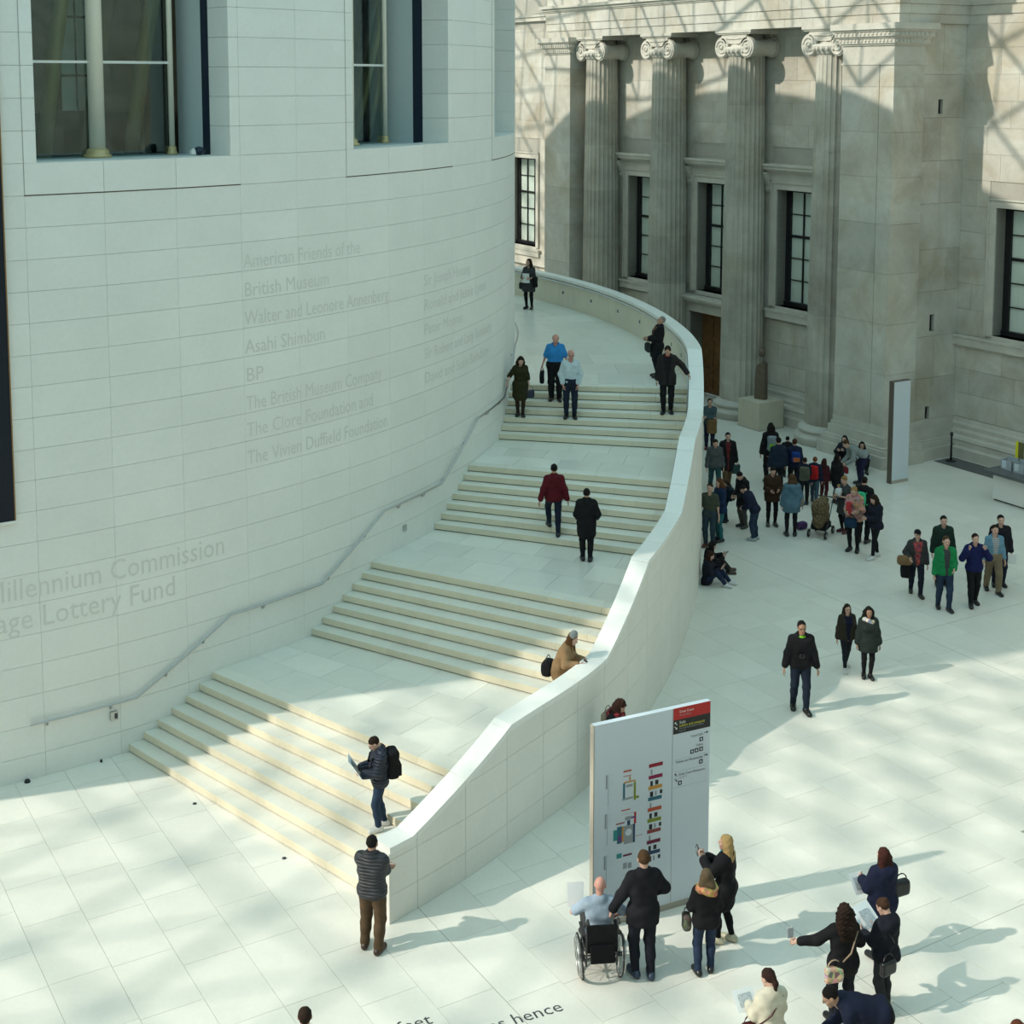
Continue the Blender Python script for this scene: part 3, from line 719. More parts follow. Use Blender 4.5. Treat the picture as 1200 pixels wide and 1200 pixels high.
# corner piers
def pier(x0, x1, label, inner):
    p = structure('wall_pier', label, FO, FROT, cat='pier')
    zz = [1.30,3.0,4.65,6.3,7.9,9.4,10.85,12.3,13.0]
    split = x1-.62 if inner < 0 else None
    for a, b_ in zip(zz, zz[1:]):
        if split:
            m = MB(); m.box(x0, split-.006, YA, YW+.2, a+.004, b_-.004); m.build('pier_block', 'old_stone', p)
            m = MB(); m.box(split+.006, x1, YA+.012, .57, a+.004, b_-.004); m.build('pier_block', 'old_stone', p)
        else:
            m = MB(); m.box(x0, x1, YA, .57, a+.004, b_-.004); m.build('pier_block', 'old_stone', p)
    m = MB(); m.box(x0+.03, x1-.03, YA+.03, .54, 0, 13.6); m.build('pier_core', 'old_joint', p)
    m = MB(); m.box(x0-.02, x1+.02, YA-.02, .59, 13.0, 13.07); m.box(x0+.005, x1-.005, YA+.005, .56, 13.07, 13.62); m.build('necking', 'carved_stone', p)
    m = MB()
    for k, (o_, za, zb_) in enumerate(((.04,13.62,13.68),(.09,13.68,13.84),(.13,13.84,13.90),(.19,13.90,14.06),(.24,14.06,14.12),(.30,14.12,14.32))):
        m.box(x0-o_, x1+o_, YA-o_, .60+o_, za, zb_)
    cp = m.build('pier_capital', 'carved_stone', p)
    m = MB()
    for z, o_, st in ((13.76,.09,.16),(13.98,.19,.18)):
        n = int((x1-x0+2*o_)/st)
        for k in range(n): m.lathe([(0,z-.07),(.045,z-.03),(.05,z+.02),(.0,z+.08)], 6, (x0-o_+(k+.5)*st, YA-o_, 0))
        n = int((.6-YA+2*o_)/st)
        for k in range(n): m.lathe([(0,z-.07),(.045,z-.03),(.05,z+.02),(.0,z+.08)], 6, (x1+o_, YA-o_+(k+.5)*st, 0))
    tag(m.build('egg_and_dart', 'carved_stone', cp, True), kind='stuff')
    # stepped plinth on the front and both flanks
    m = MB()
    for o_, za, zb_ in ((.38,0,.40),(.29,.40,.58),(.24,.58,.66),(.13,.66,.98),(.06,.98,1.10),(.02,1.10,1.30)):
        m.box(x0-o_, x1+o_, YA-o_, .57+o_*.3, za, zb_)
    m.build('plinth', 'carved_stone', p)
    return p
P1 = pier(1.73, 4.03, 'wide grey stone corner pier behind the tall white sign pillar', -1)
P2 = pier(-16.6, -14.6, 'grey stone pier at the far end of the columns', 1)
# flank between the near pier and the side wall, with its slit openings
flank = structure('wall_flank', 'shaded grey stone return wall with three narrow slit openings', FO, FROT, cat='wall')
XF = 3.95; slits = [(1.43, 11.66, .46), (1.35, 4.54, .56), (1.27, 1.48, .52)]
m = MB(); m.box(3.3, XF-.12, .55, YR+.3, 0, 19.2); m.build('backing', 'black_paint', flank)
zz = [1.30,2.7,4.10,5.6,7.0,8.5,9.9,11.3,12.7,14.32]
for a, b_ in zip(zz, zz[1:]):
    hs = [s_ for s_ in slits if a < s_[1] < b_]
    if hs:
        y_, z_, h_ = hs[0]; g_ = .004; w_ = .105
        for q in ((.57, y_-w_, a, b_), (y_+w_, YR, a, b_), (y_-w_, y_+w_, a, z_-h_/2), (y_-w_, y_+w_, z_+h_/2, b_)):
            m = MB(); m.box(XF-.35, XF, q[0], q[1], q[2]+g_, q[3]-g_); m.build('flank_block', 'old_stone', flank)
    else:
        for q0, q1 in ((.57, 1.5), (1.5, YR)) if int(a*10) % 2 else ((.57, 1.9), (1.9, YR)):
            m = MB(); m.box(XF-.35, XF, q0+.004, q1-.004, a+.004, b_-.004); m.build('flank_block', 'old_stone', flank)
m = MB()
for o_, za, zb_ in ((.38,0,.40),(.29,.40,.58),(.24,.58,.66),(.13,.66,.98),(.06,.98,1.10),(.02,1.10,1.30)): m.box(XF-.3, XF+o_, .57, YR, za, zb_)
m.build('base_moulding', 'carved_stone', flank)
# entablature
ent = structure('trim_1', 'sunlit stone entablature resting on the columns and piers', FO, FROT, cat='entablature')
XE0, XE1 = -16.7, 4.06
for k, (za, zb_, o_) in enumerate(((14.32,14.62,0),(14.62,14.93,.03),(14.93,15.42,.06))):
    x = XE0; row = 0
    while x < XE1-.01:
        L = 1.165 if k else 1.4; x2 = min(XE1, x+L)
        if XE1-x2 < .3: x2 = XE1
        m = MB(); m.box(x+.004, x2-.004+(o_ if x2 == XE1 else 0), -.65-o_, -.2, za+.004, zb_-.002); m.build('architrave_stone', 'old_stone', ent); x = x2
    m = MB(); m.box(XE1-.4, XE1+o_, -.2, YR, za+.004, zb_-.002); m.build('architrave_stone', 'old_stone', ent)
m = MB(); m.box(XE0+.05, XE1-.05, -.60, YW+.3, 14.325, 19.2); m.build('entablature_core', 'old_joint', ent)
m = MB()
for o_, za, zb_ in ((.10,15.42,15.48),(.15,15.48,15.58),(.24,15.58,15.70)): m.box(XE0-o_, XE1+o_, -.65-o_, YR, za, zb_)
m.build('taenia', 'carved_stone', ent)
m = MB(); m.box(XE0, XE1, -.65, YR, 15.70, 17.2); m.build('frieze', 'old_stone', ent)
m = MB()
for o_, za, zb_ in ((.15,17.2,17.4),(.35,17.4,17.6),(.8,17.6,18.0),(.95,18.0,18.3)): m.box(XE0-o_, XE1+o_, -.65-o_, YR, za, zb_)
m.build('cornice', 'carved_stone', ent)

# sash windows
def sash_window(n, parent_loc, cx, yw, z0, z1, hw, label, hood=True, sill=True, depth=.42):
    w = structure('window_%d' % n, label, FO, FROT, cat='window')
    # moulded surround
    for x0, x1 in ((cx-hw-.30, cx-hw), (cx+hw, cx+hw+.30)):
        m = MB(); m.box(x0, x1, yw-.06, yw+.05, z0-.02, z1+.30); xo = x0 if x0 < cx else x1-.06; m.box(xo, xo+.06, yw-.11, yw, z0-.02, z1+.30); m.build('architrave', 'carved_stone', w)
    m = MB(); m.box(cx-hw, cx+hw, yw-.06, yw+.05, z1, z1+.30); m.box(cx-hw-.30, cx+hw+.30, yw-.11, yw, z1+.24, z1+.30); m.build('architrave_head', 'carved_stone', w)
    for x0, x1 in ((cx-hw-.12, cx-hw), (cx+hw, cx+hw+.12)):
        m = MB(); m.box(x0, x1, yw, yw+depth+.3, z0-.2, z1+.1); m.build('reveal', 'carved_stone', w)
    m = MB(); m.box(cx-hw, cx+hw, yw, yw+depth+.3, z1, z1+.12); m.build('reveal_head', 'carved_stone', w)
    m = MB(); m.box(cx-hw, cx+hw, yw-.02, yw+depth+.3, z0-.15, z0); m.build('inner_sill', 'carved_stone', w)
    if hood:
        m = MB()
        for o_, za, zb_ in ((.06,z1+.30,z1+.62),(.18,z1+.62,z1+.68),(.26,z1+.68,z1+.74),(.36,z1+.74,z1+.86),(.42,z1+.86,z1+.94)): m.box(cx-hw-.32-max(0,o_-.06), cx+hw+.32+max(0,o_-.06), yw-o_, yw+.02, za, zb_)
        m.build('hood', 'carved_stone', w)
        for sx in (-1, 1):
            xc = cx+sx*(hw+.44); prof = [(yw, z1-.10),(yw-.08, z1-.12),(yw-.13, z1-.02),(yw-.11, z1+.10),(yw-.20, z1+.25),(yw-.30, z1+.42),(yw-.34, z1+.55),(yw-.30, z1+.62),(yw, z1+.62)]
            m = MB(); moulding(m, xc-.12, xc+.12, prof); m.build('console', 'carved_stone', w)
    if sill:
        m = MB(); m.box(cx-hw-.42, cx+hw+.42, yw-.16, yw+.1, z0-.46, z0-.14); m.box(cx-hw-.46, cx+hw+.46, yw-.20, yw+.1, z0-.20, z0-.12); m.build('sill', 'carved_stone', w)
    # black sash
    yf = yw+depth; t = .10
    m = MB(); m.box(cx-hw, cx-hw+t+.13, yf, yf+.12, z0, z1); m.box(cx+hw-t-.13, cx+hw, yf, yf+.12, z0, z1); m.box(cx-hw, cx+hw, yf, yf+.12, z1-t, z1); m.box(cx-hw, cx+hw, yf-.05, yf+.12, z0, z0+.16); m.build('frame', 'black_paint', w)
    zm = z0+.16 + (z1-t-z0-.16)*.6
    m = MB(); m.box(cx-hw+.1, cx+hw-.1, yf+.02, yf+.11, zm-.05, zm+.05); m.build('meeting_rail', 'black_paint', w)
    xs = [cx-hw+t+.13 + (2*hw-2*t-.26)*k/3 for k in range(4)]; zr = [z0+.16, (z0+.16)*2/3+zm/3, (z0+.16)/3+zm*2/3, zm, zm+(z1-t-zm)/2, z1-t]
    for x in xs[1:-1]:
        m = MB(); m.box(x-.022, x+.022, yf+.03, yf+.09, z0+.1, z1-.05); m.build('glazing_bar', 'black_paint', w)
    for z in (zr[1], zr[2], zr[4]):
        m = MB(); m.box(cx-hw+.1, cx+hw-.1, yf+.035, yf+.085, z-.02, z+.02); m.build('glazing_bar', 'black_paint', w)
    pm = {}
    for x0, x1 in zip(xs, xs[1:]):
        for za, zb_ in zip(zr, zr[1:]):
            m = MB(); m.box(x0, x1, yf+.058, yf+.064, za, zb_); m.build('pane', 'sash_glass', w)
    m = MB(); m.box(cx-hw+.05, cx+hw-.05, yf+.10, yf+.12, z0+.1, z1-.05); m.build('blind', 'blind', w)
    m = MB(); m.box(cx-hw-.2, cx+hw+.2, yf+.6, yf+.65, z0-.1, z1+.1); m.build('dark_room', 'interior_dark', w)
    return w
wl = ['sash window nearest the wide corner pier, between two columns above the pedestal', 'sash window over the oak doorway between the two middle columns', 'sash window between the two columns furthest from the wide pier']
for k, c_ in enumerate(WC): sash_window(4+k, None, c_, YW, WZ0, WZ1, WH, wl[k], sill=(k != 1))
# doorway below the middle window
dr = structure('door_1', 'tall dark oak doorway with a moulded stone surround and flat cornice', FO, FROT, cat='door')
c_ = WC[1]
for x0, x1 in ((c_-DHW-.36, c_-DHW), (c_+DHW, c_+DHW+.36)):
    m = MB(); m.box(x0, x1, YW-.10, YW+.05, 0, DH+.36); m.build('surround', 'carved_stone', dr)
    xr = x1-.1 if x0 < c_ else x0
    m = MB(); m.box(xr, xr+.1, YW, YW+.9, 0, DH); m.build('reveal', 'carved_stone', dr)
m = MB(); m.box(c_-DHW, c_+DHW, YW-.10, YW+.9, DH, DH+.36); m.build('surround_head', 'carved_stone', dr)
m = MB()
for o_, za, zb_ in ((.12,DH+.36,DH+.42),(.30,DH+.42,DH+.48),(.42,DH+.48,DH+.58),(.50,DH+.58,DH+.66)): m.box(c_-DHW-.36-max(0,o_-.15), c_+DHW+.36+max(0,o_-.15), YW-o_, YW+.05, za, zb_)
m.build('cornice', 'carved_stone', dr)
for sx in (-1, 1):
    x0, x1 = (c_-DHW, c_-.01) if sx < 0 else (c_+.01, c_+DHW)
    m = MB(); m.box(x0, x1, YW+.62, YW+.70, .02, DH); lf = m.build('door_leaf', 'oak_door', dr)
    for za, zb_ in ((.2,1.0),(1.15,2.2),(2.35,3.25)):
        for xa, xb in ((x0+.14, (x0+x1)/2-.06), ((x0+x1)/2+.06, x1-.14)):
            m = MB(); m.box(xa, xb, YW+.585, YW+.62, za, zb_); m.build('door_panel', 'oak_door', lf)

# side walls in line with the portico
side = structure('wall_right', 'old stone wall beside the portico with a wide sill band', FO, FROT, cat='wall')
XS = [(-0, 0)]
rwc = 6.75
hR = [(rwc-1.3, rwc+1.3, 4.22, 8.42)]
m = MB(); holes_wall(m, XF-.2, 16, YR+.02, YR+.9, 0, 19.2, hR); m.build('backing', 'old_joint', side)
ashlar(side, XF, 12, YR-.005, 1.3, 3.75, .82, 1.9, [])
ashlar(side, XF, 12, YR-.005, 4.10, ZSOF, .86, 1.7, [(rwc-1.6, rwc+1.6, 4.0, 8.72)])
m = MB()
for o_, za, zb_ in ((0,14.32,14.62),(.03,14.62,14.93),(.06,14.93,15.42),(.15,15.42,15.7),(0,15.7,19.2)): m.box(XF+.05, 16, YR-o_-.01, YR+.1, za+.004, zb_-.004)
m.build('architrave_band', 'old_stone', side)
m = MB(); m.box(XF, 16, YR-.16, YR+.05, 3.75, 4.02); m.box(XF, 16, YR-.20, YR+.05, 4.02, 4.09); m.build('sill_band', 'carved_stone', side)
m = MB(); moulding(m, XF, 16, base_prof(YR)); m.build('base_moulding', 'carved_stone', side)
sash_window(7, None, rwc, YR, 4.22, 8.42, 1.3, 'sash window in the wall to one side of the portico, above the sill band', hood=False, sill=False)
sl = structure('wall_left', 'sunlit old stone wall beyond the far pier', FO, FROT, cat='wall')
lwc = -23.9; hL = [(lwc-1.25, lwc+1.25, 4.35, 8.70)]
m = MB(); holes_wall(m, -38, -15.0, YR+.02, YR+.9, 0, 19.2, hL); m.build('backing', 'old_joint', sl)
ashlar(sl, -27.5, -18.0, YR-.005, 2.8, 15.0, .86, 1.7, [(lwc-1.55, lwc+1.55, 3.6, 9.0)])
m = MB(); m.box(-38, -16.5, YR-.14, YR+.05, 15.35, 15.62); m.box(-38, -16.5, YR-.2, YR+.05, 15.55, 15.65); m.build('string_course', 'carved_stone', sl)
m = MB(); m.box(-38, -16.5, YR-.05, YR+.05, 3.55, 4.05); m.box(-38, -16.5, YR-.16, YR+.05, 3.45, 3.60); m.build('sill_band', 'carved_stone', sl)
sash_window(8, None, lwc, YR, 4.35, 8.70, 1.25, 'sunlit sash window glimpsed between the curved wall and the far pier', hood=False, sill=True)

# the other walls that close the court
for nm, lb, bx_ in (('wall_back', 'plain end wall of the court opposite the foot of the stair', (39.2, 40.2, -64, 4)), ('wall_opposite', 'long wall of the court facing the portico', (-55, 40.2, -64, -63)), ('wall_end', 'end wall of the court beyond the round building', (-55, -54, -64, 4))):
    m = MB(); m.box(*bx_, 0, 19.2); tag(m.build(nm, 'old_stone', None, False, FO, FROT), lb, 'wall', kind='structure')
m = MB(); m.box(11.5, 40.0, YR+.03, YR+.9, 0, 19.2); m.build('far_bay', 'old_stone', side); m = MB(); m.box(-55, -37.8, YR+.03, YR+.9, 0, 19.2); m.build('far_bay', 'old_stone', sl)

# ------------------------------------------------------------------ things in the court
def flat(name, x0, x1, z0, z1, y, mat, parent, sk=0.0):
    m = MB(); m.box(x0, x1, y, y+.0015, z0, z1); return m.build(name, mat, parent)
def ink(name, c, rough=.5):
    if name not in MATS: plain(name, c, rough=rough, noise=.03)
    return name
for nm, c in dict(ink_red=(.50,.022,.02), ink_black=(.02,.02,.02), ink_crimson=(.28,.012,.03), ink_magenta=(.25,.01,.06), ink_orange=(.55,.27,.05), ink_teal=(.03,.14,.20), ink_vermilion=(.48,.09,.04), ink_green=(.22,.27,.03), ink_brown=(.26,.06,.05), ink_maroon=(.15,.012,.04), ink_navy=(.02,.05,.12), ink_grey=(.30,.33,.35), ink_purple=(.13,.05,.22), ink_yellow=(.75,.66,.05), ink_sea=(.03,.25,.25)).items(): ink(nm, c)
plain('sign_white', (.64,.70,.76), rough=.4, noise=.02); plain('sign_edge', (.42,.38,.32), rough=.4, noise=.05); plain('sign_edge_dark', (.12,.10,.08), rough=.45, noise=.08)
PO = Vector((1.20, 20.06, 0)); PR = RAD(25.5); PWD, PHT = 2.0, 3.17
pan = tag(empty('map_sign', PO, PR), 'tall free-standing white floor-plan panel with a red and black header', 'sign')
m = MB(); m.box(0, PWD, 0, .09, .10, PHT); m.build('board', 'sign_white', pan)
m = MB(); m.box(-.015, 0, -.004, .10, .0, PHT); m.build('edge_strip', 'sign_edge', pan)
m = MB(); m.box(-.01, PWD, -.003, .10, 0, .10); m.build('plinth', 'sign_edge', pan)
m = MB(); m.box(.0, PWD-.12, .10, .13, .10, PHT-.02); m.build('rear_board', 'sign_white', pan)
def panel_xz(px, py):
    d = pix_ray(px, py); n = Vector((-math.sin(PR), math.cos(PR), 0)); o = Vector((0, 0, CAM_H))
    p = o + d*((PO-o).dot(n)/d.dot(n)) - PO
    return p.x*math.cos(PR) + p.y*math.sin(PR), p.z
XD = 1.335
flat('header_red', XD+.01, PWD, 2.985, PHT, -.0022, 'ink_red', pan); flat('header_black', XD+.01, PWD, 2.765, 2.985, -.0022, 'ink_black', pan)
flat('divider', XD-.004, XD+.004, .1, PHT, -.0022, 'ink_grey', pan)
def print_text(body, x, z, width, mat, size=.06, parent=pan, align='LEFT', y=-.0035):
    me = text_mesh(body, size, 0.0); xs = [v.co.x for v in me.vertices]; wd = max(xs)-min(xs); k = width/wd; x0 = min(xs)
    for v in me.vertices:
        vx = (v.co.x-x0)*k; v.co = (x+vx, y, z+v.co.y*k*1.15)
    me.materials.clear(); me.materials.append(MATS[mat])
    return link('lettering', me, parent)
print_text('Great Court', 1.45, 3.085, .25, 'white_paint'); print_text('Ground floor', 1.45, 3.035, .21, 'ink_grey')
print_text('Sicily', 1.45, 2.915, .11, 'white_paint'); print_text('culture and conquest', 1.45, 2.865, .45, 'ink_yellow'); print_text('The Sainsbury Exhibitions Gallery', 1.45, 2.83, .43, 'ink_grey'); print_text('Room 35', 1.45, 2.79, .11, 'ink_grey')
print_text('Court Cafe', 1.66, 2.66, .21, 'ink_black'); print_text('Toilets', 1.745, 2.50, .13, 'ink_black'); print_text('Tickets and Membership', 1.39, 2.30, .48, 'ink_black')
print_text('Great Court Restaurant', 1.45, 2.10, .47, 'ink_black'); print_text('via lift 4', 1.45, 2.05, .14, 'ink_grey')
def picto(x, z, s=.065):
    flat('pictogram', x, x+s, z, z+s, -.0035, 'ink_black', pan); flat('pictogram_mark', x+s*.3, x+s*.7, z+s*.25, z+s*.75, -.0048, 'sign_white', pan)
for x, z in ((1.81,2.565),(1.65,2.40),(1.73,2.405),(1.81,2.41),(1.81,2.21),(1.44,1.95)): picto(x, z)
def arrow(x, z, a, mat, s=.035):
    m = MB(); c_, s_ = math.cos(a), math.sin(a)
    def R(p, q): return (x+(p*c_-q*s_)*s, -.0036, z+(p*s_+q*c_)*s)
    m.add([R(-1,-.15), R(.4,-.15), R(.4,.15), R(-1,.15), R(.2,-.6), R(1,0), R(.2,.6)], [(0,1,2,3),(4,5,6)]); m.build('arrow', mat, pan)
arrow(1.39, 2.93, 2.3, 'white_paint'); arrow(1.39, 2.86, -.8, 'white_paint'); arrow(1.93, 2.69, 0, 'ink_black'); arrow(1.93, 2.33, 0, 'ink_black'); arrow(1.40, 2.12, 2.3, 'ink_black'); arrow(1.40, 2.04, -.8, 'ink_black')
for z in (2.36, 2.17, 1.92): flat('rule', XD+.03, PWD-.05, z, z+.002, -.0022, 'ink_grey', pan)
# colour key down the middle
keyc = ['ink_crimson','ink_magenta','ink_orange','ink_teal','ink_vermilion','ink_green','ink_brown','ink_maroon','ink_navy']
for k, (yl, mt) in enumerate(zip((168,250,325,403,478,555,632,707,783), keyc)):
    xa, za = panel_xz(690+(423-18*k/8)/6, 870+yl/6); xb, zb_ = panel_xz(690+(520-20*k/8)/6, 870+(yl-20)/6)
    flat('key_bar', xa, xb, za-.028, za+.028, -.0024, mt, pan)
    for q in range(1 + k % 3):
        w_ = .03 + .012*((k+q) % 3); flat('key_picture', xa+.03+.085*q, xa+.03+.085*q+w_, za-.14+.01*q, za-.06, -.0024, 'ink_black' if (k+q) % 3 else 'ink_grey', pan)
def pr(name, X0, X1, Y0, Y1, mat):      # print measured on the panel
    xm, ym = (X0+X1)/2, (Y0+Y1)/2
    xa, _ = panel_xz(690+X0/6, 870+ym/6); xb, _ = panel_xz(690+X1/6, 870+ym/6)
    _, za = panel_xz(690+xm/6, 870+(Y0+.5*abs(X1-X0)*.19)/6); _, zb_ = panel_xz(690+xm/6, 870+(Y1-.5*abs(X1-X0)*.19)/6)
    xa, xb = min(xa, xb), max(xa, xb); za, zb_ = min(za, zb_), max(za, zb_)
    flat(name, xa, xb, za, zb_, -.0024 - rng.random()*.001, mat, pan)
for a in [('plan',243,300,190,212,'ink_vermilion'),('plan',243,298,228,242,'ink_red'),('plan',284,294,236,268,'ink_orange'),('plan',245,330,262,288,'ink_orange'),('plan',240,254,288,400,'ink_teal'),('plan',316,330,275,405,'ink_green'),('plan',235,310,380,408,'ink_grey'),('plan',318,352,372,395,'ink_green'),('plan',262,308,290,316,'ink_grey'),
          ('plan',228,290,465,484,'ink_vermilion'),('plan',228,330,488,508,'ink_vermilion'),('plan',318,332,488,570,'ink_red'),('plan',190,252,560,580,'ink_brown'),('plan',270,290,545,585,'ink_navy'),('plan',255,300,515,548,'ink_grey'),('plan',172,200,615,695,'ink_sea'),('plan',198,232,590,715,'ink_teal'),('plan',232,244,590,700,'ink_orange'),('plan',205,232,655,700,'ink_purple'),('plan',246,310,575,715,'ink_grey'),('plan',310,324,570,702,'ink_navy'),('plan',330,378,648,655,'ink_red'),('plan',292,330,515,535,'ink_purple'),
          ('plan',195,230,780,818,'ink_sea'),('plan',240,302,778,802,'ink_maroon'),('plan',240,266,845,890,'ink_grey'),('plan',274,300,842,885,'ink_grey')]: pr(*a)
xa, za = panel_xz(690+278/6, 870+630/6)
m = MB(); m.lathe([(.055, -.0052), (.055, -.0046)], 20, (xa, 0, za), 'y'); m.build('plan_rotunda', 'sign_white', pan)
for Y0, Y1, X in ((230,330,120), (505,610,112), (800,900,106)):
    pr('floor_name', X, X+11, Y0, Y1, 'ink_grey')
    for yy in (0, .35, .6, 1.3): pr('caption', X+25, X+55, Y0+(Y1-Y0)*yy+0, Y0+(Y1-Y0)*yy+6, 'ink_grey')
    pr('bracket_line', X+16, X+18, Y0-5, Y1+115, 'ink_grey')

# plain white sign pillar by the portico
sp = tag(empty('sign_pillar', (11.80, 43.82, 0), FA), 'tall plain white slab-like sign pillar with dark edges in front of the wide pier', 'sign')
m = MB(); m.box(.03, .74, .0, .17, .10, 3.22); m.build('face', 'sign_white', sp)
m = MB(); m.box(0, .03, -.004, .175, 0, 3.24); m.build('edge_strip', 'sign_edge_dark', sp)
m = MB(); m.box(.03, .745, -.006, .18, 0, .10); m.build('plinth', 'sign_edge', sp); m = MB(); m.box(.03, .745, -.002, .175, 3.22, 3.24); m.build('top_edge', 'sign_edge_dark', sp)

# pedestal and stele
pd = MB(); pd.box(-2.81, -1.66, -1.15, 0.0, 0, 1.02)
ped = pd.build('statue_pedestal', 'pedestal_stone', None, False, FO, FROT); tag(ped, 'plain square buff stone pedestal carrying the dark stele', 'pedestal')
m = MB(); m.box(-2.83, -1.64, -1.17, .02, 0, .03); m.build('dark_plinth', 'old_joint', ped)  # low darker slab round the pedestal's foot
st = tag(empty('stone_stele', fac(-2.24, -.57, 1.02), FROT + RAD(20)), 'dark brown carved stone stele with a small head raised above it on a rod', 'statue')
m = MB(); n = 9; prof = []
for k in range(n+1):
    t = k/n; prof.append((-.21 + .0*t, 1.38*t*.86))
out = [(-.21,0),(.21,0),(.20,.7),(.18,1.34),(.10,1.36),(-.02,1.33),(-.12,1.24),(-.18,1.08),(-.20,.8)]
m.add([(x, -.13, z) for x, z in out] + [(x*.92, .13, z) for x, z in out], [tuple(range(9)), tuple(range(17, 8, -1))] + [(i, 9+i, 9+(i+1) % 9, (i+1) % 9) for i in range(9)])
m.build('slab', 'statue_stone', st)
m = MB(); m.tube([(.0,0,1.30),(.0,0,1.58)], .015, 8); m.build('rod', 'steel', st)
m = MB(); m.lathe([(.02,1.54),(.10,1.58),(.13,1.68),(.125,1.78),(.08,1.86),(.0,1.88)], 12); m.lathe([(0,1.60),(.05,1.64),(.04,1.74),(0,1.78)], 8, (-.02,-.11,0)); m.build('carved_head', 'statue_stone', st, True)

# notice stand beside the door
ns = tag(empty('notice_stand', fac(-5.35, -1.35), FROT), 'slim notice stand with white sheets and a dark box beside the oak doorway', 'sign')
m = MB(); m.box(-.02,.02,-.02,.02,0,2.25); m.lathe([(.22,0),(.22,.02),(.05,.04)], 16); m.build('post', 'dark_steel', ns)
m = MB(); m.box(-.20,.20,-.04,-.03,1.72,2.22); m.build('sheet', 'sign_white', ns); m = MB(); m.box(-.20,.06,-.04,-.03,.75,1.18); m.build('sheet', 'sign_white', ns)
m = MB(); m.box(-.24,.18,-.12,.02,1.25,1.66); m.build('leaflet_box', 'dark_steel', ns)
m = MB(); m.box(-.09,.08,-.0415,-.0405,2.02,2.10); m.build('print_mark', 'ink_vermilion', ns)

# information counter
cn = tag(empty('information_counter', FO, FROT), 'white fronted counter with a dark grey top by the side wall', 'counter')
m = MB(); m.box(8.45, 13.2, -.72, .25, .05, .86); m.build('front', 'white_paint', cn)
m = MB(); m.box(8.48, 13.2, -.68, .22, 0, .05); m.build('kick_plate', 'black_paint', cn)
plain('counter_grey', (.10,.105,.11), rough=.4, noise=.05)
m = MB(); m.box(8.30, 13.2, -1.0, .45, .86, .95); m.build('worktop', 'counter_grey', cn)
plain('acrylic', (.42,.46,.50), rough=.15, noise=.1, spec=.8); plain('hi_vis', (.75,.70,.02), rough=.5, noise=.05)
plain('olive_card', (.14,.13,.05), rough=.6)
for q, x in enumerate((8.72, 9.18)):
    m = MB(); b_ = empty('leaflet_holder', fac(x, -.35, .95), FROT); tag(b_, ['grey clear leaflet holder at the end of the counter', 'grey clear leaflet holder standing second along the counter'][q], 'holder', 'leaflet holders on the counter')
    m.box(-.2,.2,-.15,-.13,0,.28); m.box(-.2,.2,.13,.15,0,.36); m.box(-.2,-.18,-.15,.15,0,.3); m.box(.18,.2,-.15,.15,0,.3); m.build('box', 'acrylic', b_)
    m = MB(); m.box(-.15,.0,-.155,-.151,.05,.26); m.build('leaflet', 'sign_white', b_)
for q, x in enumerate((8.62, 9.15)):
    b_ = empty('display_card', fac(x, .22, .95), FROT); tag(b_, ['olive display card with yellow edges behind the end leaflet holder', 'olive display card with yellow edges further along the counter'][q], 'card', 'yellow edged cards on the counter')
    m = MB(); m.box(-.13,.13,-.02,.02,0,.72); m.build('card', 'olive_card', b_)
    m = MB(); m.box(-.15,-.05,-.025,-.02,0,.74); m.build('yellow_stripe', 'hi_vis', b_)
b_ = empty('white_screen', fac(9.75, .30, .95), FROT); tag(b_, 'white upright screen standing on the back of the counter', 'screen')
m = MB(); m.box(-.4,1.6,0,.04,0,.62); m.build('panel', 'white_paint', b_); m = MB(); m.hexa([(-.3,-.25,0),(-.2,-.25,0),(-.2,0,0),(-.3,0,0)], [(-.3,-.02,.3),(-.2,-.02,.3),(-.2,0,.3),(-.3,0,.3)]); m.build('strut', 'acrylic', b_)
m = MB(); m.box(4.42, 8.6, 1.15, 2.05, .0, .012); mt = m.build('floor_mat', 'counter_grey', None, False, FO, FROT); tag(mt, 'dark grey strip of floor matting along the foot of the side wall', 'mat')
sn = tag(empty('barrier_post', fac(4.72, 1.62, .012), FROT), 'black barrier post on a round base in the corner by the mat', 'post')
m = MB(); m.lathe([(.17,0),(.17,.02),(.05,.045)], 20); m.build('base', 'black_paint', sn, True); m = MB(); m.lathe([(.032,.03),(.032,.90)], 14); m.build('pole', 'black_paint', sn, True); m = MB(); m.lathe([(.045,.84),(.05,.86),(.05,.95),(.03,.97)], 14); m.build('belt_head', 'black_paint', sn, True)

# lettering set in the floor
plain('inlay', (.05,.05,.055), rough=.4, noise=.1)
for body, end, k in (('and let thy feet', ground(508, 1199), .31), ('millenniums hence', ground(661, 1184), .31)):
    me = text_mesh(body, k, 0.0); wd = max(v.co.x for v in me.vertices)
    for v in me.vertices: v.co.x -= wd; v.co.z = .0015
    me.materials.clear(); me.materials.append(MATS['inlay'])
    o = link('floor_inscription', me, floor, end, RAD(24)); o['label'] = 'dark letters inlaid in the paving reading ' + body

